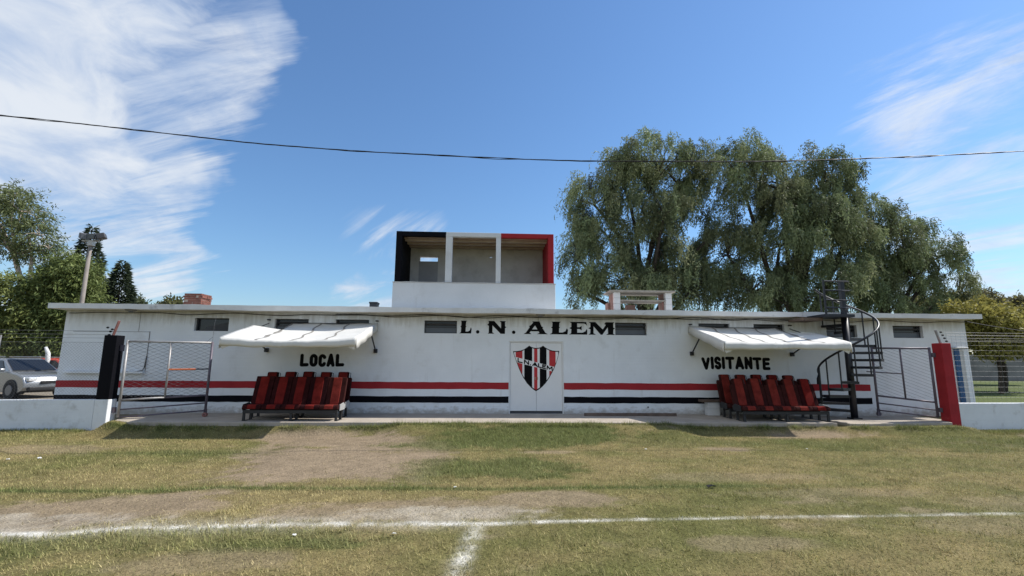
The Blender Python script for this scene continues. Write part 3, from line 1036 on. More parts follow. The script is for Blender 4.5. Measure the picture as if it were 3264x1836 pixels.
MB().box(x1 - .175, x1, PF + .12, PB_, 3.04, 3.93).build('side_base', white_box, pb)
MB().box(x0 + .19, -1.445, PF, PF + .16, 5.395, 5.542).build('beam', black_paint, pb, bevel=.008, label='black front beam')
MB().box(-1.445, .29, PF - .002, PF + .16, 5.40, 5.538).build('beam', white_box, pb, bevel=.008, label='white front beam')
MB().box(.29, x1 - .175, PF, PF + .16, 5.395, 5.534).build('beam', red_paint, pb, bevel=.008, label='red front beam')
MB().box(-1.445, -1.238, PF + .002, PF + .20, 3.93, 5.40).build('column', white_box, pb, bevel=.006)
MB().box(.135, .288, PF + .002, PF + .20, 3.93, 5.40).build('column', white_box, pb, bevel=.006)
bw = wall_with_holes(x0 + .19, x1 - .175, 3.05, 5.465, [(-2.49, -1.87, 4.93, 5.09), (-.07, .02, 5.10, 5.145)], 1.93, .17)
bw.build('back_wall', grey_render, pb)
MB().box(-2.51, -1.86, 1.915, 1.9295, 3.06, 4.92).build('back_door', mat('door_grey', (0.30, 0.31, 0.33), .7, .12, 2.), pb)
MB().box(x0 + .19, x1 - .175, PF + .16, 1.93, 3.05, 3.12).build('floor', pave, pb)
rf = MB().box(x0, x1, PF + .16, PB_ + .02, 5.46, 5.53).build('roof', fascia, pb)
nb = 0
for k in range(11):
    yy = PF + .17 + k * .142
    if k % 3 == 2:
        MB().box(x0 + .19, x1 - .175, yy, yy + .138, 5.36, 5.46).build('joist', joist_m, rf)
    else:
        xx = x0 + .19 + (0.0 if k % 2 else .12)
        row = MB()
        while xx < x1 - .2:
            xe = min(xx + .385, x1 - .176)
            zz = 5.392 + random.uniform(-.006, .006)
            row.box(xx + .004, xe - .004, yy + .002, yy + .14, zz, 5.46)
            xx += .39
        row.build('ceiling_block_row', ceil_m, rf)
MB().tube([(-1.12, .9, 5.53), (-1.12, .9, 5.60)], .06, 10).build('vent_cap', flood_m, pb)

# ------------------------------------------------------------------ things on the roof
vb = thing('roof_vent', 'small dark box vent on the roof left of the press box', 'vent', (-3.61, .5, 3.05))
MB().box(-3.74, -3.52, .4, .7, 3.04, 3.25).build('duct', flood_m, vb, bevel=.006)
MB().box(-3.755, -3.505, .385, .715, 3.25, 3.30).build('cap', flood_m, vb, bevel=.006)

ch = thing('brick_chimney', 'squat red brick chimney standing on the left of the roof', 'chimney', (-10.05, 2.35, 3.05))
MB().box(-10.33, -9.78, 2.02, 2.58, 3.05, 3.655).build('mortar_core', mortar_m, ch)
bm_ = {}


def brick_obj(w, d, h):
    key = (round(w, 3), round(d, 3), round(h, 3))
    if key not in bm_:
        o = MB().box(-w / 2, w / 2, -d / 2, d / 2, -h / 2, h / 2)
        me = bpy.data.meshes.new('brick')
        me.from_pydata(o.v, [], o.f)
        me.materials.append(brick_m)
        bm_[key] = me
    o = bpy.data.objects.new('brick', bm_[key])
    col.objects.link(o)
    return o


cz = 3.052
for k in range(9):
    last = k == 8
    ex = .035 if k == 7 else 0
    if k % 2 == 0:
        cells = [(-10.34 + .145 + .29 * i, yy, .275, .13) for i in range(2) for yy in (2.075, 2.525)] + [(xx, 2.30, .13, .29) for xx in (-10.275, -9.835)]
    else:
        cells = [(xx, 2.01 + .145 + .29 * i, .13, .275) for i in range(2) for xx in (-10.275, -9.835)] + [(-10.055, yy, .29, .13) for yy in (2.075, 2.525)]
    for (bx, by, bw_, bd) in cells:
        if last and random.random() < .3:
            continue
        o = brick_obj(bw_, bd, .062)
        o.location = (bx + (ex if bx > -10.05 else -ex) + random.uniform(-.006, .006), by + random.uniform(-.006, .006), cz + .031)
        o.rotation_euler.z = random.uniform(-.02, .02)
        attach(o, ch)
    cz += .074

gr = thing('roof_grill', 'block and slab barbecue stand on the roof below the willow', 'barbecue', (5.0, 1.4, 3.05))
for a, b in ((4.055, 4.255), (5.775, 5.982)):
    for k in range(4):
        MB().box(a + random.uniform(-.004, .004), b, 1.0, 1.16, 3.05 + k * .188, 3.05 + k * .188 + .182).build('block', block_m, gr, bevel=.004)
MB().box(4.065, 4.25, 1.165, 1.75, 3.05, 3.80).build('side_wall', pink_brick, gr, bevel=.006)
MB().box(3.98, 4.06, 1.6, 1.95, 3.05, 3.52).build('ledge', pink_brick, gr, bevel=.006)
MB().box(5.79, 5.975, 1.165, 1.75, 3.05, 3.80).build('side_wall', pink_brick, gr, bevel=.006)
MB().box(3.90, 6.09, .93, 1.85, 3.805, 3.862).build('top_slab', slab_m, gr, bevel=.008)
MB().box(4.26, 5.77, 1.0, 1.75, 3.515, 3.555).build('shelf', slab_m, gr, bevel=.006)
MB().tube([(5.70, 1.1, 3.05), (5.70, 1.1, 3.51)], .012, 6).build('prop', rust_m, gr)
MB().box(4.62, 4.92, 1.55, 1.75, 3.05, 3.45).build('inner_block', pink_brick, gr, bevel=.006)


# ------------------------------------------------------------------ awnings
def awning(xa, xb, bk, label, nseam, loose, short, fsag):
    """xa..xb width, bk bracket positions"""
    t = thing('awning', label, 'awning', ((xa + xb) / 2, 0, 2.6), 'white canvas awnings over the benches')
    Yf, zb, zf = -2.18, 2.615, 2.065
    NU, NV = 40, 22

    def v0(u):
        return short[2] if short[0] <= u <= short[1] else 0.0

    def P(u, v, lift=0.0):
        k0 = v0(u)
        v = k0 + (1 - k0) * v
        x = xa + (xb - xa) * u
        y = -.03 + (Yf + .03) * v
        z = zb + (zf - zb) * v
        arch = 1 - (2 * u - 1) ** 2
        z -= 0.12 * arch * math.sin(math.pi * min(1, v * .92 + .08)) ** .8 + fsag * arch * v
        z += 0.010 * math.sin(u * 17 + 2 * v) * (1 - v) + 0.006 * math.sin(v * 11 + u * 4) + 0.006 * math.sin(u * 31 + 3 * math.sin(v * 5)) * v ** 2
        if loose:
            k = max(0, (u - .80) / .2) ** 1.2 * max(0, 1 - v / .5)
            z -= .10 * k
            x += .08 * k
            y -= .10 * k
        return (x, y, z + lift)
    b = MB()
    us = sorted(set([i / NU for i in range(NU + 1)] + [q + e for q in short[:2] for e in (-.0006, .0006) if 0 < q < 1]))
    us = [u for u in us if 0 <= u <= 1]
    NC = len(us)
    b.add([P(u, j / NV) for j in range(NV + 1) for u in us],
          [(j * NC + i, (j + 1) * NC + i, (j + 1) * NC + i + 1, j * NC + i + 1) for j in range(NV) for i in range(NC - 1)])
    c = b.build('canopy', canvas, t, smooth=True)
    sm = c.modifiers.new('thickness', 'SOLIDIFY')
    sm.thickness = .004
    for k in range(nseam):
        u = (k + 1) / (nseam + 1)
        sb = MB()
        q = []
        for j in range(NV + 1):
            w = .0085
            du = .012 * math.sin(j * .9 + k)
            q += [P(u - w + du, j / NV, .007), P(u + w + du, j / NV, .007)]
        sb.add(q, [(2 * j, 2 * j + 2, 2 * j + 3, 2 * j + 1) for j in range(NV)])
        sb.build('seam', seam_m, c, smooth=True)
    # front valance, gathered
    vb_ = MB()
    q = []
    n = 80
    for i in range(n + 1):
        u = i / n
        px, py, pz = P(u, 1)
        drop = .175 + .015 * math.sin(u * 9) + .03 * abs(2 * u - 1) ** 6
        for s_ in (0, .35, .7, 1):
            rip = .012 * math.sin(u * 95 + 5 * math.sin(u * 13)) * s_ * (.4 + .6 * math.exp(-((u - .45) / .25) ** 2))
            q.append((px, py - .018 * math.sin(math.pi * s_) - rip, pz + .001 - drop * s_))
    vb_.add(q, [(4 * i + s_, 4 * i + s_ + 1, 4 * i + 5 + s_, 4 * i + 4 + s_) for i in range(n) for s_ in range(3)])
    o = vb_.build('front_valance', canvas, t, smooth=True)
    o.modifiers.new('thickness', 'SOLIDIFY').thickness = .003
    # side flaps
    for u in (0, 1):
        fb = MB()
        q = []
        for j in range(NV + 1):
            px, py, pz = P(u, j / NV)
            drop = .21 + .07 * (j / NV)
            sx = (-.01 if u == 0 else .01)
            q += [(px + sx * .3, py, pz), (px + sx, py + .01, pz - drop * .5), (px + sx * 1.6 + .012 * math.sin(j), py + .015, pz - drop)]
        fb.add(q, [(3 * j + s_, 3 * j + 3 + s_, 3 * j + 4 + s_, 3 * j + 1 + s_) for j in range(NV) for s_ in range(2)])
        o = fb.build('side_flap', canvas, t, smooth=True)
        o.modifiers.new('thickness', 'SOLIDIFY').thickness = .003
    # corner tips of cloth hanging below the front corners
    for u, s_ in ((0, 1), (1, -1)):
        px, py, pz = P(u, 1)
        tip = MB()
        tip.add([(px, py + .02, pz - .17), (px + s_ * .34, py + .006, pz - .16), (px + s_ * .05, py + .05, pz - .30), (px, py + .3, pz - .14)],
                [(0, 1, 2), (0, 2, 3)])
        o = tip.build('corner_tip', canvas, t)
        o.modifiers.new('thickness', 'SOLIDIFY').thickness = .003
    # steel under it
    bx0, bx1 = (xa + (xb - xa) * short[1], xb - .03) if short[0] < 0 else (xa + .03, xa + (xb - xa) * short[0])
    MB().tube([(bx0, -.03, zb - .035), (bx1, -.03, zb - .035)], .018, 8).build('wall_bar', black_metal, t)
    MB().tube([P(0.01, .985, -.045)] + [P(k / 12, .985, -.045) for k in range(1, 12)] + [P(.99, .985, -.045)], .016, 8).build('front_bar', black_metal, t)
    for x, u in zip(bk, ((bk[0] - xa) / (xb - xa), (bk[1] - xa) / (xb - xa))):
        e = P(u, .36, -.05)
        arm = MB().tube([(x, -.05, 1.79), (x, e[1], e[2])], .021, 8).build('arm', black_metal, t)
        MB().box(x - .05, x + .05, -.09, -.0005, 1.73, 1.85).build('wall_shoe', black_metal, arm, bevel=.008)
        MB().box(x - .035, x + .035, -.10, -.0005, 2.655, 2.69).build('bracket', black_metal, t)
        f = P(u, .97, -.05)
        MB().tube([(x, -.03, zb - .045), e, (x, f[1], f[2])], .014, 8).build('rafter', black_metal, t)
    return t, P


aL, _ = awning(-6.68, -3.36, (-6.52, -3.375), 'sagging white canvas awning above the word LOCAL', 3, False, (-.1, .2485, .27), .085)
aR, PR = awning(6.06, 9.46, (6.11, 9.24), 'white canvas awning with loose corner above the word VISITANTE', 4, True, (.8015, 1.1, .24), .03)
a = PR(.80, .34, .012)
b = PR(.97, .22, .02)
MB().tube([a, ((a[0] + b[0]) / 2, (a[1] + b[1]) / 2, (a[2] + b[2]) / 2 + .02), b, (9.74, -.5, 2.47)], .013, 6).build('loose_strap', canvas, aR)


# ------------------------------------------------------------------ bus seat benches
def bench(x0, pitch, n, yf, head, top, label, lean=.24):
    """a row of n plush bus seats on one frame; head 0: flat backs"""
    t = thing('bus_seat_bench', label, 'bench', (x0 + pitch * n / 2, yf + .3, 0), 'rows of red bus seats used as team benches')
    w = pitch * n
    yb = yf + .43
    zs0, zs1 = .265, .395
    tl = math.atan2(lean, top - .36)
    for k in range(n):
        a = x0 + k * pitch
        e = .004
        sdk, srd = random.choice(SEATS)
        ln_ = lean + random.uniform(-.012, .012)
        tp = top + random.uniform(-.012, .012)
        cu = MB().prism_x([(yf, zs0 + .02), (yf + .02, zs1 - .03), (yf + .06, zs1), (yf + .25, zs1 - .012), (yb + .05, zs1 - .03), (yb + .05, zs0)], a + e * .4, a + pitch - e * .4).build('seat_cushion', sdk, t, bevel=.022)
        MB().prism_x([(yf - .004, zs0 + .03), (yf + .017, zs1 - .026), (yf + .058, zs1 + .005), (yf + .25, zs1 - .007), (yb + .02, zs1 - .022), (yb + .02, zs1 - .06), (yf + .05, zs0 + .05)], a + pitch * .27, a + pitch * .73).build('centre_panel', srd, cu, bevel=.008)
        # backrest in a tilted frame
        sh = tp - (.16 if head else 0.0)

        def Yat(z, off=0.0):
            return yb + (z - .36) / (tp - .36) * ln_ + off
        pr = [(Yat(.33), .33), (Yat(sh), sh), (Yat(sh) + .05, sh + .002), (Yat(sh) + .095, sh - .05), (Yat(.33) + .11, .33)]
        bk_ = MB().prism_x(pr, a + e, a + pitch - e).build('backrest', sdk, t, bevel=.014)
        hw = .145
        c = a + pitch / 2
        z1 = tp if head else sh
        pp = [(Yat(.38) - .016, .38), (Yat(.6) - .026, .6), (Yat(z1) - .014, z1 - .012), (Yat(z1) + .03, z1 + (.004 if head else .006)), (Yat(z1) + .06, z1 - .02), (Yat(.5) + .03, .5)]
        MB().prism_x(pp, c - pitch * .235, c + pitch * .235).build('centre_panel', srd, bk_, bevel=.012)
        if head:
            hp = [(Yat(sh - .04) - .006, sh - .04), (Yat(tp) - .006, tp - .01), (Yat(tp) + .04, tp + .002), (Yat(tp) + .095, tp - .03), (Yat(sh) + .09, sh - .04)]
            MB().prism_x(hp, c - hw, c + hw).build('headrest', sdk, bk_, bevel=.02)
            sx = c + hw + .012
            MB().tube([(sx - .012, Yat(tp) + .04, tp - .02), (sx + .03, Yat(tp) + .045, tp - .035), (sx + .035, Yat(sh) + .05, sh + .01), (sx + .0, Yat(sh) + .05, sh - .02)], .009, 6).build('grab_handle', black_metal, bk_)
    MB().box(x0 + .02, x0 + w - .02, yf + .04, yf + .09, .185, .265).box(x0 + .02, x0 + w - .02, yb - .04, yb + .01, .20, .262).build('seat_frame', seat_frame, t, bevel=.006)
    for lx in (x0 + .03, x0 + w / 2, x0 + w - .07):
        for ly, hh in ((yf + .05, .186), (yb - .03, .20)):
            MB().prism([(lx - .012, 0.006), (lx + .052, 0.006), (lx + .045, hh), (lx - .005, hh)], ly, ly + .04).build('leg', seat_frame, t)
        MB().box(lx - .02, lx + .06, yf + .03, yb + .03, 0.0, .006).build('foot_plate', seat_frame, t)
    for ex in (x0 - .004, x0 + w + .004):
        s_ = -1 if ex < x0 + w / 2 else 1
        MB().prism_x([(yf + .10, .25), (yf + .12, .40), (yb - .02, .43), (yb + .10, .36), (yb + .06, .25)], min(ex, ex + s_ * .022), max(ex, ex + s_ * .022)).build('end_plate', steel_grey if s_ > 0 else seat_frame, t, bevel=.004)
    return t


bench(-6.17, .473, 5, -1.86, 0, 1.068, 'front row of flat backed red bus seats under the word LOCAL')
bench(-6.31, .486, 5, -1.17, 1, 1.185, 'back row of red bus seats with headrests beneath the word LOCAL')
bench(6.62, .472, 5, -1.86, 1, 1.085, 'front row of red headrest bus seats under the word VISITANTE')
bench(6.60, .478, 5, -1.17, 1, 1.175, 'back row of red bus seats against the wall under VISITANTE')

# plank on a stack of white blocks beside the right-hand seats
sb_ = thing('plank_bench', 'dark plank on white blocks left of the VISITANTE seats', 'bench', (6.4, -.3, 0))
for k in range(2):
    MB().box(6.37, 6.72, -.36, -.14, .0 + k * .19, .186 + k * .19).build('block', block_m, sb_, bevel=.006)
MB().box(6.20, 7.3, -.40, -.10, .378, .44).build('plank', wood_old, sb_, bevel=.005)
tag(MB().prism_x([(-.56, .0), (-.46, .0), (-.46, .075), (-.54, .085)], 2.70, 5.36).build('wooden_beam', wood_old, bevel=.008),
    'dark wooden beam lying on the pavement right of the door', 'beam')


# ------------------------------------------------------------------ gate pillars, low walls, fences
pl = thing('gate_pillar', 'black gate pillar with white foot beside the left gate', 'pillar', (-9.66, -1.57, -.25))
MB().box(-9.815, -9.50, -1.70, -1.43, .50, 2.10).build('shaft', black_paint, pl, bevel=.012)
MB().box(-9.82, -9.495, -1.705, -1.425, -.32, .50).build('foot', white_low, pl, bevel=.015)
MB().bar((-9.72, -1.55, 2.08), (-9.56, -1.62, 2.47), .05, .035).build('angle_iron', rust_m, pl)
for k, (ix, iz) in enumerate(((-9.80, 2.115), (-9.78, 2.20), (-9.74, 2.255), (-9.86, 2.30))):
    MB().tube([(ix - .035, -1.57, iz), (ix - .012, -1.57, iz), (ix + .012, -1.57, iz), (ix + .035, -1.57, iz)], [.012, .026, .026, .012], 8).build('insulator', cable_m, pl)
MB().box(-9.50, -9.42, -1.56, -1.50, 1.70, 1.86).box(-9.50, -9.42, -1.56, -1.50, .16, .30).build('hinge', dark_pipe, pl, bevel=.006)

pr_ = thing('gate_pillar', 'solid red gate pillar beside the right gate', 'pillar', (12.75, -1.35, -.25))
MB().box(12.60, 12.885, -1.50, -1.20, -.32, 2.11).build('shaft', red_pillar, pr_, bevel=.014)
MB().bar((12.76, -1.33, 2.08), (12.62, -1.36, 2.48), .05, .035).build('angle_iron', rust_pipe, pr_)
for k in range(4):
    ix, iz = 12.93 - .045 * k, 2.17 + .085 * k
    MB().tube([(ix - .035, -1.34, iz), (ix - .012, -1.34, iz), (ix + .012, -1.34, iz), (ix + .035, -1.34, iz)], [.012, .026, .026, .012], 8).build('insulator', cable_m, pr_)
MB().box(12.53, 12.60, -1.30, -1.22, 1.72, 1.84).box(12.53, 12.60, -1.30, -1.22, .2, .32).build('hinge', dark_pipe, pr_, bevel=.006)


def wall_run(a, b, th, z0, z1, name, label, m):
    a, b = Vector(a), Vector(b)
    d = (b - a).normalized()
    nrm = Vector((-d.y, d.x))
    if nrm.y < 0:
        nrm = -nrm
    c = [a, b, b + nrm * th, a + nrm * th]
    mb = MB().add([(q.x, q.y, z0) for q in c] + [(q.x, q.y, z1) for q in c],
                  [(0, 1, 5, 4), (1, 2, 6, 5), (2, 3, 7, 6), (3, 0, 4, 7), (4, 5, 6, 7)] if (b - a).x > 0 else
                  [(1, 0, 4, 5), (2, 1, 5, 6), (3, 2, 6, 7), (0, 3, 7, 4), (7, 6, 5, 4)])
    o = mb.build(name, m, bevel=.012)
    return tag(o, label, 'wall')


wall_run((-17.5, -2.56), (-9.824, -1.70), .20, -.35, .497, 'low_wall', 'low limewashed wall left of the black gate pillar', white_low)
wall_run((12.89, -1.49), (20.0, -1.15), .20, -.35, .465, 'low_wall', 'low white wall right of the red gate pillar', white_low)


def wire_strip(mb, a, b, r):
    mb.tube([a, b], r, 3, cap=False)


def mesh_panel(o, ex, ez, w, h, cell_w, cell_h, r, mode='diamond'):
    """woven wire over a w x h panel; o origin, ex and ez unit axes"""
    o, ex, ez = Vector(o), Vector(ex), Vector(ez)
    mb = MB()

    def Q(u, v):
        return o + ex * u + ez * v
    if mode == 'square':
        k = 0.0
        while k <= w:
            wire_strip(mb, Q(k, 0), Q(k, h), r)
            k += cell_w
        k = 0.0
        while k <= h:
            wire_strip(mb, Q(0, k), Q(w, k), r)
            k += cell_h
        return mb
    sl_ = cell_h / cell_w
    fam = (1, -1) if mode == 'diamond' else (1,)
    for s_ in fam:
        c = -w * sl_ - cell_h if s_ > 0 else 0.0
        while c < h + w * sl_:
            us = [0, w]
            # line v = c + s*sl*u clipped to the panel
            pts = []
            for u in us:
                pts.append((u, c + s_ * sl_ * u))
            (ua, va), (ub, vb2) = pts
            if not ((va < 0 and vb2 < 0) or (va > h and vb2 > h)):
                def clip(u, v, u2, v2):
                    if v < 0:
                        t = (0 - v) / (v2 - v)
                    elif v > h:
                        t = (h - v) / (v2 - v)
                    else:
                        return u, v
                    return u + (u2 - u) * t, v + (v2 - v) * t
                A, B = clip(ua, va, ub, vb2), clip(ub, vb2, ua, va)
                if abs(A[0] - B[0]) > .02:
                    off = ex.cross(ez) * (.002 * s_)
                    wire_strip(mb, Q(*A) + off, Q(*B) + off, r)
            c += cell_h
    return mb


fd = Vector((-17.5 + 9.83, -2.56 + 1.70, 0)).normalized()
fl = thing('wire_fence', 'chain link fence with strands on top of the left low wall', 'fence', (-13, -1.9, .5))
for d in (2.35, 4.7, 7.0):
    q = Vector((-9.83, -1.60, .45)) + fd * d
    MB().tube([q, q + Vector((0, 0, 1.62))], .022, 8).build('fence_post', rust_pipe, fl)
mp_ = mesh_panel(Vector((-9.83, -1.60, .50)), fd, (0, 0, 1), 7.4, 1.42, .075, .072, .0016)
mp_.build('chain_link', wire_m, fl, kind='stuff')
for z in (1.92, 2.03, 2.12, 2.21):
    a = Vector((-9.80, -1.57, z))
    b_ = a + fd * 7.4
    MB().tube([a, (a + b_) / 2 - Vector((0, 0, .02)), b_], .0035, 4).build('strand', wire_m, fl)

fr_ = thing('wire_fence', 'square wire mesh fence on the right low wall', 'fence', (15, -1.3, .46))
fe = Vector((20.0 - 12.89, -1.15 + 1.49, 0)).normalized()
mesh_panel(Vector((12.89, -1.39, .465)), fe, (0, 0, 1), 6.8, 1.9, .145, .145, .0017, 'square').build('wire_mesh', wire_m, fr_, kind='stuff')
for d in (2.6, 5.2):
    q = Vector((12.89, -1.38, .44)) + fe * d
    MB().tube([q, q + Vector((0, 0, 1.95))], .022, 8).build('fence_post', rust_pipe, fr_)
for z in (2.17, 2.26, 2.34, 2.42):
    MB().tube([Vector((12.93, -1.34, z)), Vector((12.93, -1.34, z)) + fe * 6.8], .003, 4).build('strand', wire_m, fr_)


# ------------------------------------------------------------------ gates, both swung open
def gate(h, f, zt, mid, low, rails, m_frame, m_mesh, label, mode, cw, chh):
    """h hinge foot, f free end foot"""
    h, f = Vector(h), Vector(f)
    t = thing('pipe_gate', label, 'gate', h, 'pair of pipe framed gates')
    ex = (f - h)
    w = ex.length
    ex.normalize()

    def Q(u, z):
        return h + ex * (u * w) + Vector((0, 0, z - h.z))
    MB().tube([Q(0, .05), Q(0, zt + .03)], .032, 10).build('stile', m_frame[0], t, smooth=True)
    MB().tube([Q(1, .10), Q(1, zt + .02)], .032, 10).build('stile', m_frame[2], t, smooth=True)
    MB().tube([Q(0, zt), Q(1, zt)], .028, 10).build('top_rail', m_frame[0], t, smooth=True)
    MB().tube([Q(mid, low[0] + (low[1] - low[0]) * mid), Q(mid, zt)], .024, 10).build('mullion', m_frame[0], t, smooth=True)
    MB().tube([Q(0, low[0]), Q(mid, low[0] + (low[1] - low[0]) * mid)], .026, 10).build('bottom_rail', m_frame[0], t, smooth=True)
    MB().tube([Q(mid, low[0] + (low[1] - low[0]) * mid), Q(1, low[1])], .026, 10).build('bottom_rail', m_frame[1], t, smooth=True)
    for a, b in rails:
        MB().tube([Q(0, a), Q(1, b)], .018, 8).build('lower_bar', m_frame[1], t, smooth=True)
    for u0, u1 in ((0.02, mid - .015), (mid + .015, .98)):
        o = Q(u0, max(low) + .0)
        mesh_panel(Q(u0, low[0] + .03) if low[0] > low[1] else Q(u0, max(low) - .02), ex, (0, 0, 1), (u1 - u0) * w, zt - max(low) - .01, cw, chh, .0032, mode).build('wire_mesh', m_mesh, t, kind='stuff')
    q = Q(1, .06)
    wh = MB().tube([q + Vector((-.0, -.035, 0)), q + Vector((0, .035, 0))], .058, 14).build('wheel', rust_m if m_frame[0] is rust_pipe else dark_pipe, t)
    MB().tube([q + Vector((0, -.045, 0)), q + Vector((0, .045, 0))], .014, 8).build('axle', black_metal, wh)
    MB().bar(q + Vector((0, 0, .03)), q + Vector((0, 0, .14)), .07, .05).build('wheel_fork', m_frame[2], t)
    return t, Q


gL, QL = gate((-9.35, -1.52, 0), (-7.55, -.95, 0), 1.955, .5, (.475, .565), ((.236, .362), (.05, .164)), (rust_pipe, dark_pipe, dark_pipe), wire_m,
              'left pipe gate with diamond mesh and an orange bar', 'diamond', .21, .092)
MB().tube([QL(.51, 1.235), QL(.83, 1.245)], .022, 8).build('latch_bar', orange_m, gL)
MB().tube([QL(.83, 1.247), QL(1.0, 1.255)], .016, 8).build('latch_bolt', black_metal, gL)
MB().tube([QL(1.0, 1.98), QL(1.0, 2.45), QL(1.02, 2.75)], .004, 5).build('tie_wire', wire_m, gL)
MB().tube([QL(.92, 1.96), QL(1.0, 2.12)], .004, 5).build('tie_wire', wire_m, gL)
gR, QR = gate((12.52, -1.20, -.02), (11.36, -.55, 0), 1.965, .5, (.465, .58), ((.25, .37), (.06, .165)), (dark_pipe, dark_pipe, dark_pipe), wire_m,
              'right pipe gate with slanting mesh near the spiral stair', 'slant', .21, .092)
MB().tube([QR(.5, 1.23), QR(1.14, 1.27)], .016, 8).build('latch_bolt', dark_pipe, gR)

# blue panel leaning by the right end of the wall
bp = thing('blue_panel', 'narrow blue metal panel against the right end wall', 'panel', (14.54, -.04, 0))
MB().box(14.45, 14.60, -.06, -.012, -.1, 2.0).build('sheet', blue_m, bp, bevel=.004)
MB().box(14.605, 14.755, -.045, -.006, -.1, 1.97).build('side_board', grey_m, bp, bevel=.004)
MB().tube([(14.25, -.09, 2.03), (14.85, -.09, 2.03)], .03, 8).build('rail', steel_grey, bp)

# ------------------------------------------------------------------ spiral stair
st = thing('spiral_stair', 'black metal spiral stair climbing to the roof by the right gate', 'staircase', (10.345, -.9, 0))
PX, PY, RR = 10.345, -.90, .80
MB().tube([(PX, PY, 0), (PX, PY, 2.9)], .09, 16).build('pole', black_metal, st, smooth=True)
MB().box(PX - .058, PX + .058, PY - .058, PY + .058, 2.9, 3.91).build('pole_top', black_metal, st, bevel=.006)
MB().box(PX - .13, PX + .13, PY - .13, PY + .13, -.03, .012).build('base_plate', black_metal, st)


def TH(k):
    return math.radians(231 + 27.0 * (k - 4))


rail = []
for k in range(0, 13):
    z = .22 + .205 * k
    a0, a1 = TH(k) - math.radians(14.5), TH(k) + math.radians(14.5)
    def pp_(r, a, zz):
        return (PX + r * math.cos(a), PY + r * math.sin(a), zz)
    tr = MB()
    am = TH(k)
    q = [pp_(.07, am - .5, z), pp_(RR, a0, z), pp_(RR * 1.015, am, z), pp_(RR, a1, z), pp_(.07, am + .5, z)]
    q2 = [(x, y, zz - .07) for x, y, zz in q]
    n = 5
    tr.add(q + q2, [tuple(range(n)), tuple(reversed(range(n, 2 * n)))] + [((i + 1) % n, i, i + n, (i + 1) % n + n) for i in range(n)])
    tr.build('tread', black_metal, st)
    rb_ = RR * .965
    MB().tube([pp_(rb_, a1 - .05, z - .05), pp_(rb_, a1 - .05, z + 1.0 if k else z + .9)], .02, 6).build('baluster', black_metal, st)
for k in np.arange(-.1, 12.6, .2):
    a = TH(k) + math.radians(11.6)
    rail.append((PX + RR * .965 * math.cos(a), PY + RR * .965 * math.sin(a), .22 + .205 * k + 1.005))
s0 = rail[0]
rail = [(s0[0] - .02, s0[1] + .06, s0[2] - .30), (s0[0] - .02, s0[1] + .05, s0[2] - .14)] + rail
MB().tube(rail, .029, 8).build('handrail', black_metal, st, smooth=True)
MB().box(9.50, PX + .02, -1.28, -.50, 2.835, 2.915).build('platform', black_metal, st)
MB().box(9.05, 9.62, -1.0, -.28, 2.75, 2.832).build('landing_support', wood_old, st)
for zz in (3.10, 3.32, 3.60, 3.87):
    MB().tube([(9.55, -1.25, zz), (PX, -1.2, zz)], .021, 8).build('guard_rail', black_metal, st)
MB().box(9.53, 9.57, -1.27, -1.23, 2.9, 3.895).build('guard_post', black_metal, st)
mesh_panel((9.57, -1.24, 2.93), (1, 0, 0), (0, 0, 1), .70, .17, .05, .03, .003, 'square').build('guard_mesh', black_metal, st, kind='stuff')

# ------------------------------------------------------------------ overhead cable (three twisted strands)
oc = thing('overhead_cable', 'twisted black overhead cable crossing the sky above the roof', 'cable', (0, -3, 6.5))
cp = [(-20, -3, 7.85), (-11.96, -3, 7.337), (-8.85, -3, 7.06), (-5.88, -3, 6.78), (-3.36, -3, 6.65), (.475, -3, 6.56), (2.1, -3, 6.546), (6.76, -3, 6.655), (8.89, -3, 6.77), (12.17, -3, 7.0), (14.14, -3, 7.161), (22, -3, 7.95)]
xs_ = np.arange(-20, 22, .16)
zs_ = np.interp(xs_, [q[0] for q in cp], [q[2] for q in cp])
ker = np.ones(9) / 9
zs_ = np.convolve(np.pad(zs_, 4, mode='edge'), ker, 'valid')
for s_ in range(3):
    ph = s_ * 2.1
    pts = []
    for x, z in zip(xs_, zs_):
        bulge = .010 + .026 * max(0, math.sin(x * .55 + s_ * 1.7)) ** 6 * (1 if s_ == 1 else .35)
        pts.append((x, -3 + .010 * math.sin(x * 4 + ph), z + .008 * math.cos(x * 4 + ph) - bulge))
    MB().tube(pts, .0085, 5).build('strand', cable_m, oc)

# ------------------------------------------------------------------ floodlight mast
fm = thing('floodlight_mast', 'pale concrete pole with floodlights behind the clubhouse', 'floodlight', (-16.98, 6, 0))
MB().tube([(-16.98, 6, -.1), (-16.98, 6, 6.25)], [.095, .065], 14).build('pole', pole_m, fm, smooth=True)
MB().box(-17.35, -16.65, 5.97, 6.03, 6.42, 6.47).build('cross_arm', steel_grey, fm)
MB().box(-17.03, -16.82, 5.88, 6.05, 6.22, 6.45).build('control_box', steel_grey, fm, bevel=.01)
MB().tube([(-17.25, 6, 6.42), (-16.98, 6, 6.12)], .015, 6).build('brace', steel_grey, fm)
for fx, rz, tilt in ((-17.18, .9, .3), (-16.80, -.2, .2), (-16.52, -1.1, .35)):
    R = Matrix.Rotation(rz, 3, 'Z') @ Matrix.Rotation(tilt, 3, 'X')
    bd = MB().obox((fx, 5.92, 6.62), (.38, .30, .23), R).build('floodlight', flood_m, fm, bevel=.03)
    MB().obox(Vector((fx, 5.92, 6.62)) + R @ Vector((0, -.175, 0)), (.36, .012, .20), R).build('lens', grey_glass, bd)
    MB().bar((fx, 6.0, 6.45), (fx, 5.95, 6.55), .03, .03).build('yoke', steel_grey, bd)

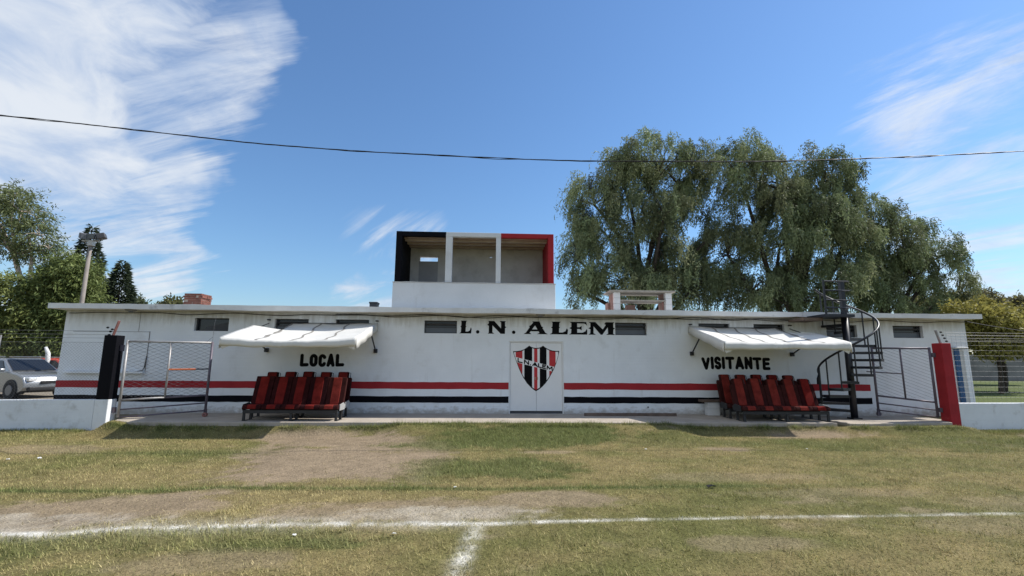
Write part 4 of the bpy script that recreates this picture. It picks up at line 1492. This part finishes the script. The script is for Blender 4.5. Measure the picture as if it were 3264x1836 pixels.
# ------------------------------------------------------------------ parked cars
def car(loc, ang, paint, label, detailed=True):
    t = thing('parked_car', label, 'car', loc)
    L_ = Matrix.Translation(loc) @ Matrix.Rotation(ang, 4, 'Z')

    def put(mb, name, m, par=t, **kw):
        mb.v = [tuple(L_ @ Vector(p)) for p in mb.v]
        return mb.build(name, m, par, **kw)
    # local: +x forward, y left, axle front at x=0
    Wd = .82
    prof = [(.78, .30), (.86, .42), (.85, .62), (.74, .80), (.45, .92), (-.30, 1.02), (-3.2, 1.04), (-3.42, .80), (-3.45, .35), (-3.2, .24), (.55, .22)]
    secs = [(-Wd, .94), (-Wd * .97, 1.0), (0, 1.015), (Wd * .97, 1.0), (Wd, .94)]
    mb = MB()
    n = len(prof)
    v = []
    for yy, sc_ in secs:
        for x, z in prof:
            fx = x
            if x > .3:
                fx = x - .13 * (abs(yy) / Wd) ** 2
            v.append((fx, yy * (1 - .05 * max(0, (.5 - z))), .25 + (z - .25) * sc_))
    f = [tuple(range(n)), tuple(reversed(range(4 * n, 5 * n)))]
    for s_ in range(4):
        for i in range(n):
            j = (i + 1) % n
            f.append((s_ * n + j, s_ * n + i, (s_ + 1) * n + i, (s_ + 1) * n + j))
    mb.add(v, f)
    body = put(mb, 'body', paint, bevel=.05, seg=3)
    # cabin: lofted rings bottom to roof
    cb = MB()
    base = [(-.28, .98), (-3.25, 1.0)]
    ring0 = [(-.22, -.77), (-3.28, -.77), (-3.28, .77), (-.22, .77)]
    ring1 = [(-.98, -.64), (-3.12, -.66), (-3.12, .66), (-.98, .64)]
    ring2 = [(-1.16, -.55), (-3.0, -.58), (-3.0, .58), (-1.16, .55)]
    v = [(x, y, 1.0) for x, y in ring0] + [(x, y, 1.47) for x, y in ring1] + [(x, y, 1.535) for x, y in ring2]
    f = []
    for k in range(2):
        for i in range(4):
            j = (i + 1) % 4
            f.append((k * 4 + j, k * 4 + i, k * 4 + 4 + i, k * 4 + 4 + j))
    f.append((11, 10, 9, 8))
    cb.add(v, f)
    cab = put(cb, 'cabin', paint, bevel=.03, seg=2)

    def quad(a, b, c, d, out, name, m, par):
        a, b, c, d = [Vector(q) + Vector(out) for q in (a, b, c, d)]
        o = Vector(out).normalized() * -.012
        qb = MB().add([a, b, c, d, a + o, b + o, c + o, d + o], [(0, 1, 2, 3), (7, 6, 5, 4), (1, 0, 4, 5), (2, 1, 5, 6), (3, 2, 6, 7), (0, 3, 7, 4)])
        return put(qb, name, m, par)
    # windscreen and side windows
    quad((-.27, -.68, 1.035), (-.27, .68, 1.035), (-.95, .58, 1.455), (-.95, -.58, 1.455), (.012, 0, .018), 'windscreen', dark_glass, cab)
    for s_ in (-1, 1):
        for a, b in ((-.62, -1.55), (-1.65, -2.55), (-2.65, -3.1)):
            ta, tb = a - (.42 if a > -1 else .02), b
            q = [(a, s_ * .762, 1.05), (b, s_ * .762, 1.05), (tb, s_ * .665, 1.42), (ta, s_ * .662, 1.42)]
            if s_ > 0:
                q = q[::-1]
            quad(*q, (0, s_ * .012, .004), 'side_window', dark_glass, cab)
        put(MB().tube([(-1.15, s_ * .56, 1.575), (-2.9, s_ * .58, 1.575)], .018, 6), 'roof_rail', steel_grey, cab)
        hl = put(MB().obox((.66, s_ * .58, .73), (.24, .34, .16), Matrix.Rotation(-s_ * .25, 3, 'Z')), 'headlight', lamp_glass, t, bevel=.03, seg=2)
        put(MB().obox((-.50, s_ * .90, 1.06), (.10, .16, .12)), 'wing_mirror', paint, t, bevel=.03)
        for ax in (0, -2.62):
            put(MB().tube([(ax, s_ * .845, .33), (ax, s_ * .70, .33)], .385, 20), 'wheel_arch', car_plastic, t)
            wl_ = put(MB().tube([(ax, s_ * .66, .31), (ax, s_ * .70, .31), (ax, s_ * .83, .31), (ax, s_ * .86, .31)], [.27, .31, .31, .28], 22), 'wheel', tyre_m, t)
            put(MB().tube([(ax, s_ * .855, .31), (ax, s_ * .872, .31)], [.20, .19], 16), 'rim', rim_m, wl_)
    put(MB().box(.70, .895, -.70, .70, .30, .44), 'bumper', car_plastic, t, bevel=.03)
    put(MB().box(.74, .872, -.34, .34, .56, .66), 'grille', car_plastic, t, bevel=.015)
    put(MB().box(-3.47, -3.38, -.7, .7, .32, .5), 'rear_bumper', car_plastic, t, bevel=.03)
    for yy in (-.3, .3):
        put(MB().bar((-.24, yy, 1.03), (-.40, yy + .35, 1.15), .012, .012), 'wiper', car_plastic, cab)
    return t


car((-17.85, 5.6, -.01), math.radians(-20), car_paint, 'silver estate car parked left of the clubhouse')
car((-20.6, 11.2, -.01), math.radians(15), car_red, 'red car mostly hidden behind the silver car')

# ------------------------------------------------------------------ far left: bent white post and rough white wall
bpst = MB().tube([(-21.66, 10, -.05), (-21.66, 10, .95), (-21.55, 10, 1.45), (-21.58, 10, 1.75), (-21.73, 10, 2.05)], [.08, .085, .10, .095, .06], 10).build('bent_post', block_m, smooth=True)
tag(bpst, 'white post with bent top behind the parked cars', 'post')
fwl = wall_run((-34, 14.6), (-19.0, 13.0), .2, -.1, 1.36, 'boundary_wall', 'rough white boundary wall behind the parked cars', white_low)

# far right: dark grey wall
wall_run((30, 31.5), (85, 30.5), .25, -.1, 2.62, 'boundary_wall', 'dark grey concrete wall at the back right', far_wall_m)


# ------------------------------------------------------------------ trees
def leaf_mesh(name, P, D, ln, wd, cols, parent, r):
    """P base points, D directions; one pointed leaf quad each"""
    m = len(P)
    D = D / np.linalg.norm(D, axis=1, keepdims=True)
    rnd = r.normal(size=(m, 3))
    S_ = np.cross(D, rnd)
    S_ /= np.linalg.norm(S_, axis=1, keepdims=True) + 1e-9
    ln = ln[:, None]
    wd = wd[:, None]
    v = np.stack([P, P + D * ln * .45 + S_ * wd, P + D * ln, P + D * ln * .45 - S_ * wd], 1).reshape(-1, 3)
    f = np.arange(m * 4).reshape(-1, 4)
    return np_mesh(name, v, f, leaf_m, np.repeat(cols, 4, 0), parent)


def limb(mb, a, b, ra, rb__, r, bend=.12, n=6):
    a, b = np.array(a, float), np.array(b, float)
    d = np.linalg.norm(b - a)
    o1 = r.normal(size=3) * bend * d * .5
    pts, rs = [], []
    for i in range(n + 1):
        t = i / n
        q = a + (b - a) * t + o1 * math.sin(math.pi * t) + np.array([0, 0, .10 * d * math.sin(math.pi * t)])
        pts.append(tuple(q))
        rs.append(ra + (rb__ - ra) * t)
    mb.tube(pts, rs, 7, cap=False)
    return pts


def willow(base, trunk_r, lobes, label, seed, dens=1.0, hue=(1, 1, 1), group='weeping willows behind the clubhouse'):
    r = np.random.default_rng(seed)
    t = thing('willow_tree', label, 'tree', base, group)
    tb = MB()
    bx, by, bz = base
    zc = min(l[2] for l in lobes)
    fork = (bx + r.normal() * .3, by, bz + 2.4)
    tb.tube([base, (bx, by, bz + 1.2), fork], [trunk_r * 1.3, trunk_r, trunk_r * .85], 10, cap=False)
    PP, DD, LL, WW, CC = [], [], [], [], []
    for (cx, cy, cz_, ax, ay, az_, nd) in lobes:
        c = np.array([cx, cy, cz_])
        limb(tb, fork, c + np.array([0, 0, -.2 * az_]), trunk_r * .42, .07, r, .14, 8)
        ns = int(900 * nd * dens * (ax * ay + ax * az_ + ay * az_) / 15)
        # leafy plumes: bunches of strands that hang together, more towards the skin of the lobe
        npl = max(6, ns // 19)
        dp = r.normal(size=(npl, 3))
        dp[:, 2] = dp[:, 2] + .35
        dp /= np.linalg.norm(dp, axis=1, keepdims=True)
        radp = r.uniform(.2, 1, npl) ** .45 * (.78 + .46 * vnoise(dp[:, 0] * 2.7 + cx, dp[:, 2] * 2.7 + dp[:, 1] * 2.1 + cz_, seed))
        pid = r.integers(0, npl, ns)
        d = dp[pid] + r.normal(0, .10, (ns, 3))
        A = c + dp[pid] * radp[pid][:, None] * np.array([ax, ay, az_]) + r.normal(0, .21, (ns, 3)) * np.array([1, 1, 1.2])
        lenp = r.uniform(.55, 1.7, npl)
        tonep = r.normal(1, .30, npl).clip(.45, 1.7)
        for k in r.choice(ns, min(10, ns), replace=False):
            limb(tb, c + np.array([0, 0, -.2 * az_]), A[k], .04, .01, r, .16, 5)
        Ls = lenp[pid] * r.uniform(.7, 1.25, ns) * (.75 + .1 * az_)
        outw = d.copy()
        outw[:, 2] = 0
        outw /= np.linalg.norm(outw, axis=1, keepdims=True) + 1e-6
        nl = 22
        tt = (np.arange(nl) + r.uniform(0, 1, (ns, nl))) / nl
        rise = r.uniform(.1, .5, ns)[:, None]
        hx = (outw[:, None, :] * (.42 * (1 - (1 - tt) ** 2))[..., None]) * Ls[:, None, None]
        wind = np.array([-.22, -.05, 0]) * (tt ** 1.3)[..., None] * Ls[:, None, None]
        zz = (rise * 2.2 * tt * (1 - tt) - .80 * tt ** 1.7) * Ls[:, None]
        Q = A[:, None, :] + hx + wind
        Q[..., 2] += zz
        Q += r.normal(0, .035, Q.shape)
        tang = np.gradient(Q, axis=1)
        tang /= np.linalg.norm(tang, axis=2, keepdims=True) + 1e-9
        Dv = tang * .8 + r.normal(0, .45, Q.shape) + np.array([0, 0, -.35])
        base_c = np.array([.168, .206, .102]) * np.array(hue)
        tone = tonep[pid][:, None, None] * r.normal(1, .14, (ns, nl, 1))
        yel = (r.uniform(0, 1, npl) ** 3)[pid][:, None, None]
        cc = (base_c * (1 - yel * .45) + np.array([.24, .225, .12]) * yel * .45) * np.clip(tone, .5, 1.6)
        PP.append(Q.reshape(-1, 3))
        DD.append(Dv.reshape(-1, 3))
        LL.append(r.uniform(.12, .24, ns * nl))
        WW.append(r.uniform(.016, .032, ns * nl))
        CC.append(cc.reshape(-1, 3))
    tb.build('trunk', bark, t, smooth=True)
    leaf_mesh('crown', np.concatenate(PP), np.concatenate(DD), np.concatenate(LL), np.concatenate(WW), np.concatenate(CC), t, r)
    return t


willow((8.6, 12.2, -.05), .42, [
    (9.5, 12.0, 12.45, 2.1, 2.0, 2.3, 1.0), (7.9, 12.6, 12.6, 1.5, 1.6, 2.1, 1.0), (11.2, 12.4, 12.5, 1.7, 1.7, 2.0, 1.0),
    (5.95, 12, 11.0, 1.5, 1.7, 1.75, .9), (4.95, 11.6, 7.6, 1.15, 1.6, 2.1, .75), (6.9, 12.5, 9.1, 1.7, 2.0, 1.7, .95),
    (9.2, 12, 8.7, 1.9, 2.2, 1.7, 1.0), (7.6, 12, 6.2, 2.3, 2.4, 1.3, .9), (4.8, 11.4, 5.6, 1.1, 1.4, 1.1, .55), (10.9, 12.6, 6.3, 1.5, 2.0, 1.5, .9), (12.5, 12.8, 11.4, 1.3, 1.7, 1.4, .8), (12.6, 12.8, 6.6, 1.2, 1.7, 1.2, .9), (8.6, 10.6, 5.2, 2.2, 1.0, 1.1, .9), (9.6, 10.8, 9.9, 1.8, 1.0, 1.3, .8), (12.9, 12.8, 9.0, 1.0, 1.5, 1.0, .6)],
    'tall weeping willow just right of the press box', 11)
willow((17.8, 13.4, -.05), .50, [
    (15.4, 13, 13.5, 1.7, 1.9, 2.3, 1.0), (17.0, 13.6, 13.2, 1.6, 1.9, 2.2, 1.0), (20.7, 13, 12.6, 1.5, 1.9, 2.4, 1.0), (22.2, 13.6, 11.9, 1.6, 1.9, 1.9, .95),
    (18.8, 13.2, 11.3, 1.5, 2.0, 1.5, .9), (17.6, 13, 9.0, 3.0, 2.6, 1.9, 1.0), (14.3, 13, 8.4, 1.35, 2.0, 2.1, .9), (21.0, 13.2, 8.9, 2.4, 2.4, 1.8, 1.0),
    (15.6, 13, 6.0, 2.8, 2.6, 1.4, 1.0), (20.3, 13, 6.3, 2.9, 2.6, 1.6, 1.0), (16.6, 11.4, 5.0, 2.6, 1.0, 1.1, .9), (19.6, 11.6, 10.2, 1.9, 1.0, 1.4, .8), (17.0, 11.6, 11.0, 1.6, 1.0, 1.4, .8)],
    'widest weeping willow crown in the middle of the roofline trees', 23)
willow((24.6, 14.2, -.05), .36, [
    (24.5, 14, 10.3, 1.7, 1.9, 1.6, 1.0), (26.4, 14, 9.3, 1.6, 1.9, 1.7, .9), (28.6, 14, 7.9, 1.6, 1.8, 1.8, .7), (24.8, 14, 7.6, 1.5, 1.8, 1.1, .8),
    (23.4, 14, 6.2, 1.8, 2.0, 1.2, .95), (29.7, 14, 6.2, 1.1, 1.4, 1.4, .5), (27.6, 14.2, 6.0, 1.5, 1.7, 1.0, .6), (25.6, 13.0, 7.2, 1.8, 1.0, 1.2, .9), (27.2, 13.2, 8.0, 1.5, 1.0, 1.2, .8), (24.0, 12.8, 5.0, 2.0, 1.0, 1.0, .8), (23.2, 13.6, 9.6, 1.3, 1.4, 1.3, .8)],
    'lower weeping willow on the right, sloping down past the stair', 37)


def broadleaf(base, trunk, lobes, label, seed, c0, c1, ln, wd, dens, barkm=bark, name='tree', group=None, droop=-.2, cat='tree'):
    r = np.random.default_rng(seed)
    t = thing(name, label, cat, base, group)
    tb = MB()
    for pts, rs in trunk:
        tb.tube(pts, rs, 8, cap=False)
    top = Vector(trunk[0][0][-1])
    PP, DD, CC = [], [], []
    for (cx, cy, cz_, ax, ay, az_) in lobes:
        c = np.array([cx, cy, cz_])
        limb(tb, top, c, trunk[0][1][-1] * .7, .03, r, .1, 6)
        nc = int(dens * (ax * ay + ax * az_ + ay * az_) * 9)
        d = r.normal(size=(nc, 3))
        d /= np.linalg.norm(d, axis=1, keepdims=True)
        A = c + d * (r.uniform(.15, 1, nc) ** .45 * (.75 + .5 * vnoise(d[:, 0] * 3 + cx, d[:, 2] * 3 + d[:, 1] * 2, seed)))[:, None] * np.array([ax, ay, az_])
        for k in r.choice(nc, min(7, nc), replace=False):
            limb(tb, c, A[k], .035, .01, r, .12, 4)
        m = 16
        Q = A[:, None, :] + r.normal(0, .16, (nc, m, 3)) * np.array([1, 1, .8])
        Dv = d[:, None, :] * .5 + r.normal(0, .6, (nc, m, 3)) + np.array([0, 0, droop])
        u = np.clip(r.uniform(0, 1, (nc, 1, 1)) * .7 + r.uniform(0, 1, (nc, m, 1)) * .3, 0, 1)
        cc = np.array(c0) * (1 - u) + np.array(c1) * u
        cc = cc * r.normal(1, .15, (nc, m, 1)).clip(.6, 1.5)
        PP.append(Q.reshape(-1, 3))
        DD.append(Dv.reshape(-1, 3))
        CC.append(cc.reshape(-1, 3))
    tb.build('trunk', barkm, t, smooth=True)
    P = np.concatenate(PP)
    leaf_mesh('crown', P, np.concatenate(DD), r.uniform(.7, 1.3, len(P)) * ln, r.uniform(.7, 1.3, len(P)) * wd, np.concatenate(CC), t, r)
    return t


# left group
broadleaf((-28.7, 16, 0), [([(-28.4, 16, -.1), (-28.85, 16, 3.95), (-29.3, 16, 6.4), (-29.95, 16, 7.95)], [.22, .17, .14, .11]),
                           ([(-28.4, 16, 0), (-28.35, 16, 3.9), (-28.74, 16, 5.9), (-28.83, 16, 7.7), (-29.3, 16, 9.2)], [.16, .14, .11, .08, .05]),
                           ([(-29.3, 16, 6.4), (-29.95, 16, 7.9), (-31.1, 16, 9.9)], [.13, .11, .07])],
          [(-29.9, 16, 10.7, 1.6, 1.6, 1.5), (-31.2, 16, 10.2, 1.5, 1.6, 1.8), (-28.6, 16, 9.2, 1.1, 1.2, 1.2), (-27.9, 16, 8.3, .8, .9, 1.0), (-29.2, 16, 8.0, .9, 1.0, .8), (-30.6, 16, 11.6, 1.2, 1.2, 1.0), (-30.6, 16, 8.5, 1.3, 1.3, .9)],
          'tall tree with bare pale trunks at the far left', 51, (.085, .115, .042), (.20, .225, .10), .22, .030, 2.6, bark_pale, 'pale_trunk_tree', droop=-.5)
broadleaf((-26.5, 14, 0), [([(-26.4, 14, -.1), (-26.5, 14, 1.5), (-26.3, 14, 3)], [.2, .16, .12])],
          [(-27.6, 14, 4.6, 1.9, 1.6, 1.9), (-28.6, 14.2, 3.0, 1.6, 1.5, 1.5), (-27.0, 13.8, 2.5, 1.6, 1.4, 1.2), (-26.4, 14.2, 3.9, 1.1, 1.3, 1.1)],
          'bright green bushy tree behind the silver car', 52, (.10, .135, .04), (.27, .295, .095), .25, .036, 6.0, name='leafy_tree', group='bushy trees at the left', droop=-.6)
broadleaf((-24.9, 14.6, 0), [([(-24.9, 14.6, -.1), (-24.9, 14.6, 2.0), (-24.8, 14.6, 4)], [.2, .16, .12])],
          [(-25.7, 14.6, 5.5, 1.5, 1.5, 1.6), (-24.6, 14.6, 6.2, 1.1, 1.3, 1.5), (-25.6, 14.8, 6.9, .9, 1.0, 1.0), (-25.2, 14.4, 3.4, 1.4, 1.4, 1.6), (-24.2, 14.6, 4.3, 1.2, 1.3, 1.4), (-24.6, 14.4, 2.2, 1.6, 1.3, 1.2)],
          'dark green bushy tree touching the left roof corner', 53, (.075, .11, .034), (.20, .235, .075), .25, .036, 6.5, name='leafy_tree', group='bushy trees at the left', droop=-.6)


def conifer(base, h, rad, label, seed):
    r = np.random.default_rng(seed)
    t = thing('conifer', label, 'tree', base, 'dark conifers at the left')
    MB().tube([base, (base[0], base[1], base[2] + h * .93)], [.18, .015], 8, cap=False).build('trunk', bark, t, smooth=True)
    n = 15000
    u = r.uniform(0.0, 1, n) ** .6
    a = r.uniform(0, 2 * np.pi, n)
    tier = .72 + .28 * np.abs(np.sin(u * 19 + np.sin(a * 3) * .6))
    rr = rad * (u * .97 + .03) * tier * r.uniform(.35, 1, n) ** .5 * (.8 + .4 * vnoise(a * 1.6, u * 7, seed))
    P = np.stack([base[0] + rr * np.cos(a), base[1] + rr * np.sin(a), base[2] + h * (1 - u) - .15 * rr], -1)
    D = np.stack([np.cos(a), np.sin(a), r.normal(-.15, .35, n)], -1) + r.normal(0, .3, (n, 3))
    c = np.array([.030, .044, .026]) + np.array([.045, .052, .026]) * r.uniform(0, 1, (n, 1)) ** 2
    leaf_mesh('crown', P, D, r.uniform(.2, .42, n), r.uniform(.035, .06, n), c, t, r)
    return t


conifer((-28.4, 19.5, 0), 10.9, 3.6, 'taller dark conifer behind the floodlight mast', 61)
conifer((-25.2, 18.5, 0), 8.2, 2.7, 'shorter dark conifer right of the floodlight mast', 62)
broadleaf((-32.4, 30, 0), [([(-32.4, 30, 0), (-32.4, 30, 4)], [.2, .1])], [(-32.4, 30, 6.0, 1.0, 1.0, 1.1), (-33.2, 30, 5.6, .8, .8, .8)],
          'small far tree just above the roof left of the chimney', 71, (.07, .09, .045), (.14, .16, .08), .28, .07, 5, name='far_tree')
broadleaf((-29.2, 30, 0), [([(-29.2, 30, 0), (-29.2, 30, 4)], [.2, .1])], [(-29.2, 30, 6.0, 1.2, 1.0, 1.1), (-28.2, 30, 5.7, .9, .9, .9)],
          'far tree peeking over the roof beside the chimney', 72, (.08, .09, .035), (.17, .16, .06), .28, .07, 5, name='far_tree')

# right group
YG0, YG1 = (.17, .16, .045), (.38, .34, .095)
for i, (bx, by, lobes, lab) in enumerate((
        (30.2, 12.6, [(31.2, 12.6, 3.9, 1.4, 1.2, 1.1), (29.8, 12.8, 4.5, 1.4, 1.2, 1.0), (30.4, 12.4, 2.9, 1.5, 1.1, .7), (32.0, 12.6, 2.9, 1.2, 1.1, .7)], 'yellowing tree leaning over the lawn right of the clubhouse'),
        (27.7, 10.6, [(27.8, 10.6, 3.5, 1.4, 1.2, 1.0), (28.9, 10.6, 3.1, 1.3, 1.1, .9), (26.6, 10.8, 4.1, 1.3, 1.1, 1.0), (27.6, 10.6, 2.5, 1.2, 1.0, .6)], 'yellow leaved tree on the lawn by the right wall corner'),
        (35.5, 20, [(35.5, 20, 6.0, 1.9, 1.5, 1.0), (33.0, 20, 5.7, 1.9, 1.5, .9), (37.3, 20, 4.6, 1.6, 1.5, 1.2)], 'yellow green tree showing under the right willow'),
        (41.0, 22, [(40.5, 22, 4.2, 1.9, 1.6, 1.5), (42.6, 22, 4.0, 1.6, 1.5, 1.5), (39.0, 22, 5.2, 1.4, 1.4, 1.1)], 'broad yellow green tree at the right edge'))):
    k = .55 if i > 1 else 1
    broadleaf((bx, by, 0), [([(bx, by, -.1), (bx + .15, by, 1.2), (bx + .1, by, 2.4)], [.13, .10, .08])], lobes, lab, 80 + i,
              tuple(a * .85 for a in YG0) if i > 1 else YG0, tuple(a * .75 for a in YG1) if i > 1 else YG1, .22, .05, 6.5, name='yellowing_tree', group='yellowing trees at the right', droop=-.35)
for i, (bx, lobes, lab) in enumerate((
        (53.0, [(53.0, 34, 7.9, 2.0, 1.8, 1.6), (51.0, 34, 7.0, 1.6, 1.6, 1.2), (54.6, 34, 6.6, 1.5, 1.5, 1.3)], 'distant grey green tree beyond the dark wall'),
        (57.5, [(57.3, 34, 7.3, 1.7, 1.8, 1.8), (59.0, 34, 6.3, 1.5, 1.5, 1.5)], 'distant tree cut by the right picture edge'))):
    broadleaf((bx, 34, 0), [([(bx, 34, -.1), (bx, 34, 5.0)], [.3, .16])], lobes, lab, 90 + i, (.10, .10, .055), (.22, .20, .11), .30, .07, 4.2, name='far_tree', group='distant trees beyond the dark wall')

# ------------------------------------------------------------------ litter on the grass
def scrap(x, y, s_, m, label, name='paper_scrap', cat='litter', group='white scraps on the grass'):
    z = float(ground_z(x, y)) + .012
    b = MB()
    k = 7
    v = [(x + s_ * random.uniform(.6, 1) * math.cos(6.283 * i / k), y + .7 * s_ * random.uniform(.6, 1) * math.sin(6.283 * i / k), z + random.uniform(0, .5) * s_) for i in range(k)]
    v.append((x, y, z + .45 * s_))
    b.add(v, [(i, (i + 1) % k, k) for i in range(k)])
    o = b.build(name, m)
    o.modifiers.new('thickness', 'SOLIDIFY').thickness = .004
    return tag(o, label, cat, group)


for x, y, s_, lab in ((-8.15, -4.86, .042, 'white scrap on the grass near the left low wall'), (-8.6, -4.96, .03, 'leftmost white scrap on the grass'),
                      (-.464, -7.19, .03, 'white scrap on the green strip in midfield'), (-.953, -9.0, .032, 'white scrap left of the halfway line'),
                      (-1.942, -9.0, .025, 'small white scrap on the green tuft nearest the camera'), (3.19, -4.34, .035, 'white scrap on the grass right of the doors'),
                      (6.55, -4.36, .035, 'white scrap on the grass before the VISITANTE seats')):
    scrap(x, y, s_, litter_m, lab)
scrap(3.16, -7.28, .09, cable_m, 'crumpled dark rag lying on the grass right of centre', 'dark_rag', 'rag', None)
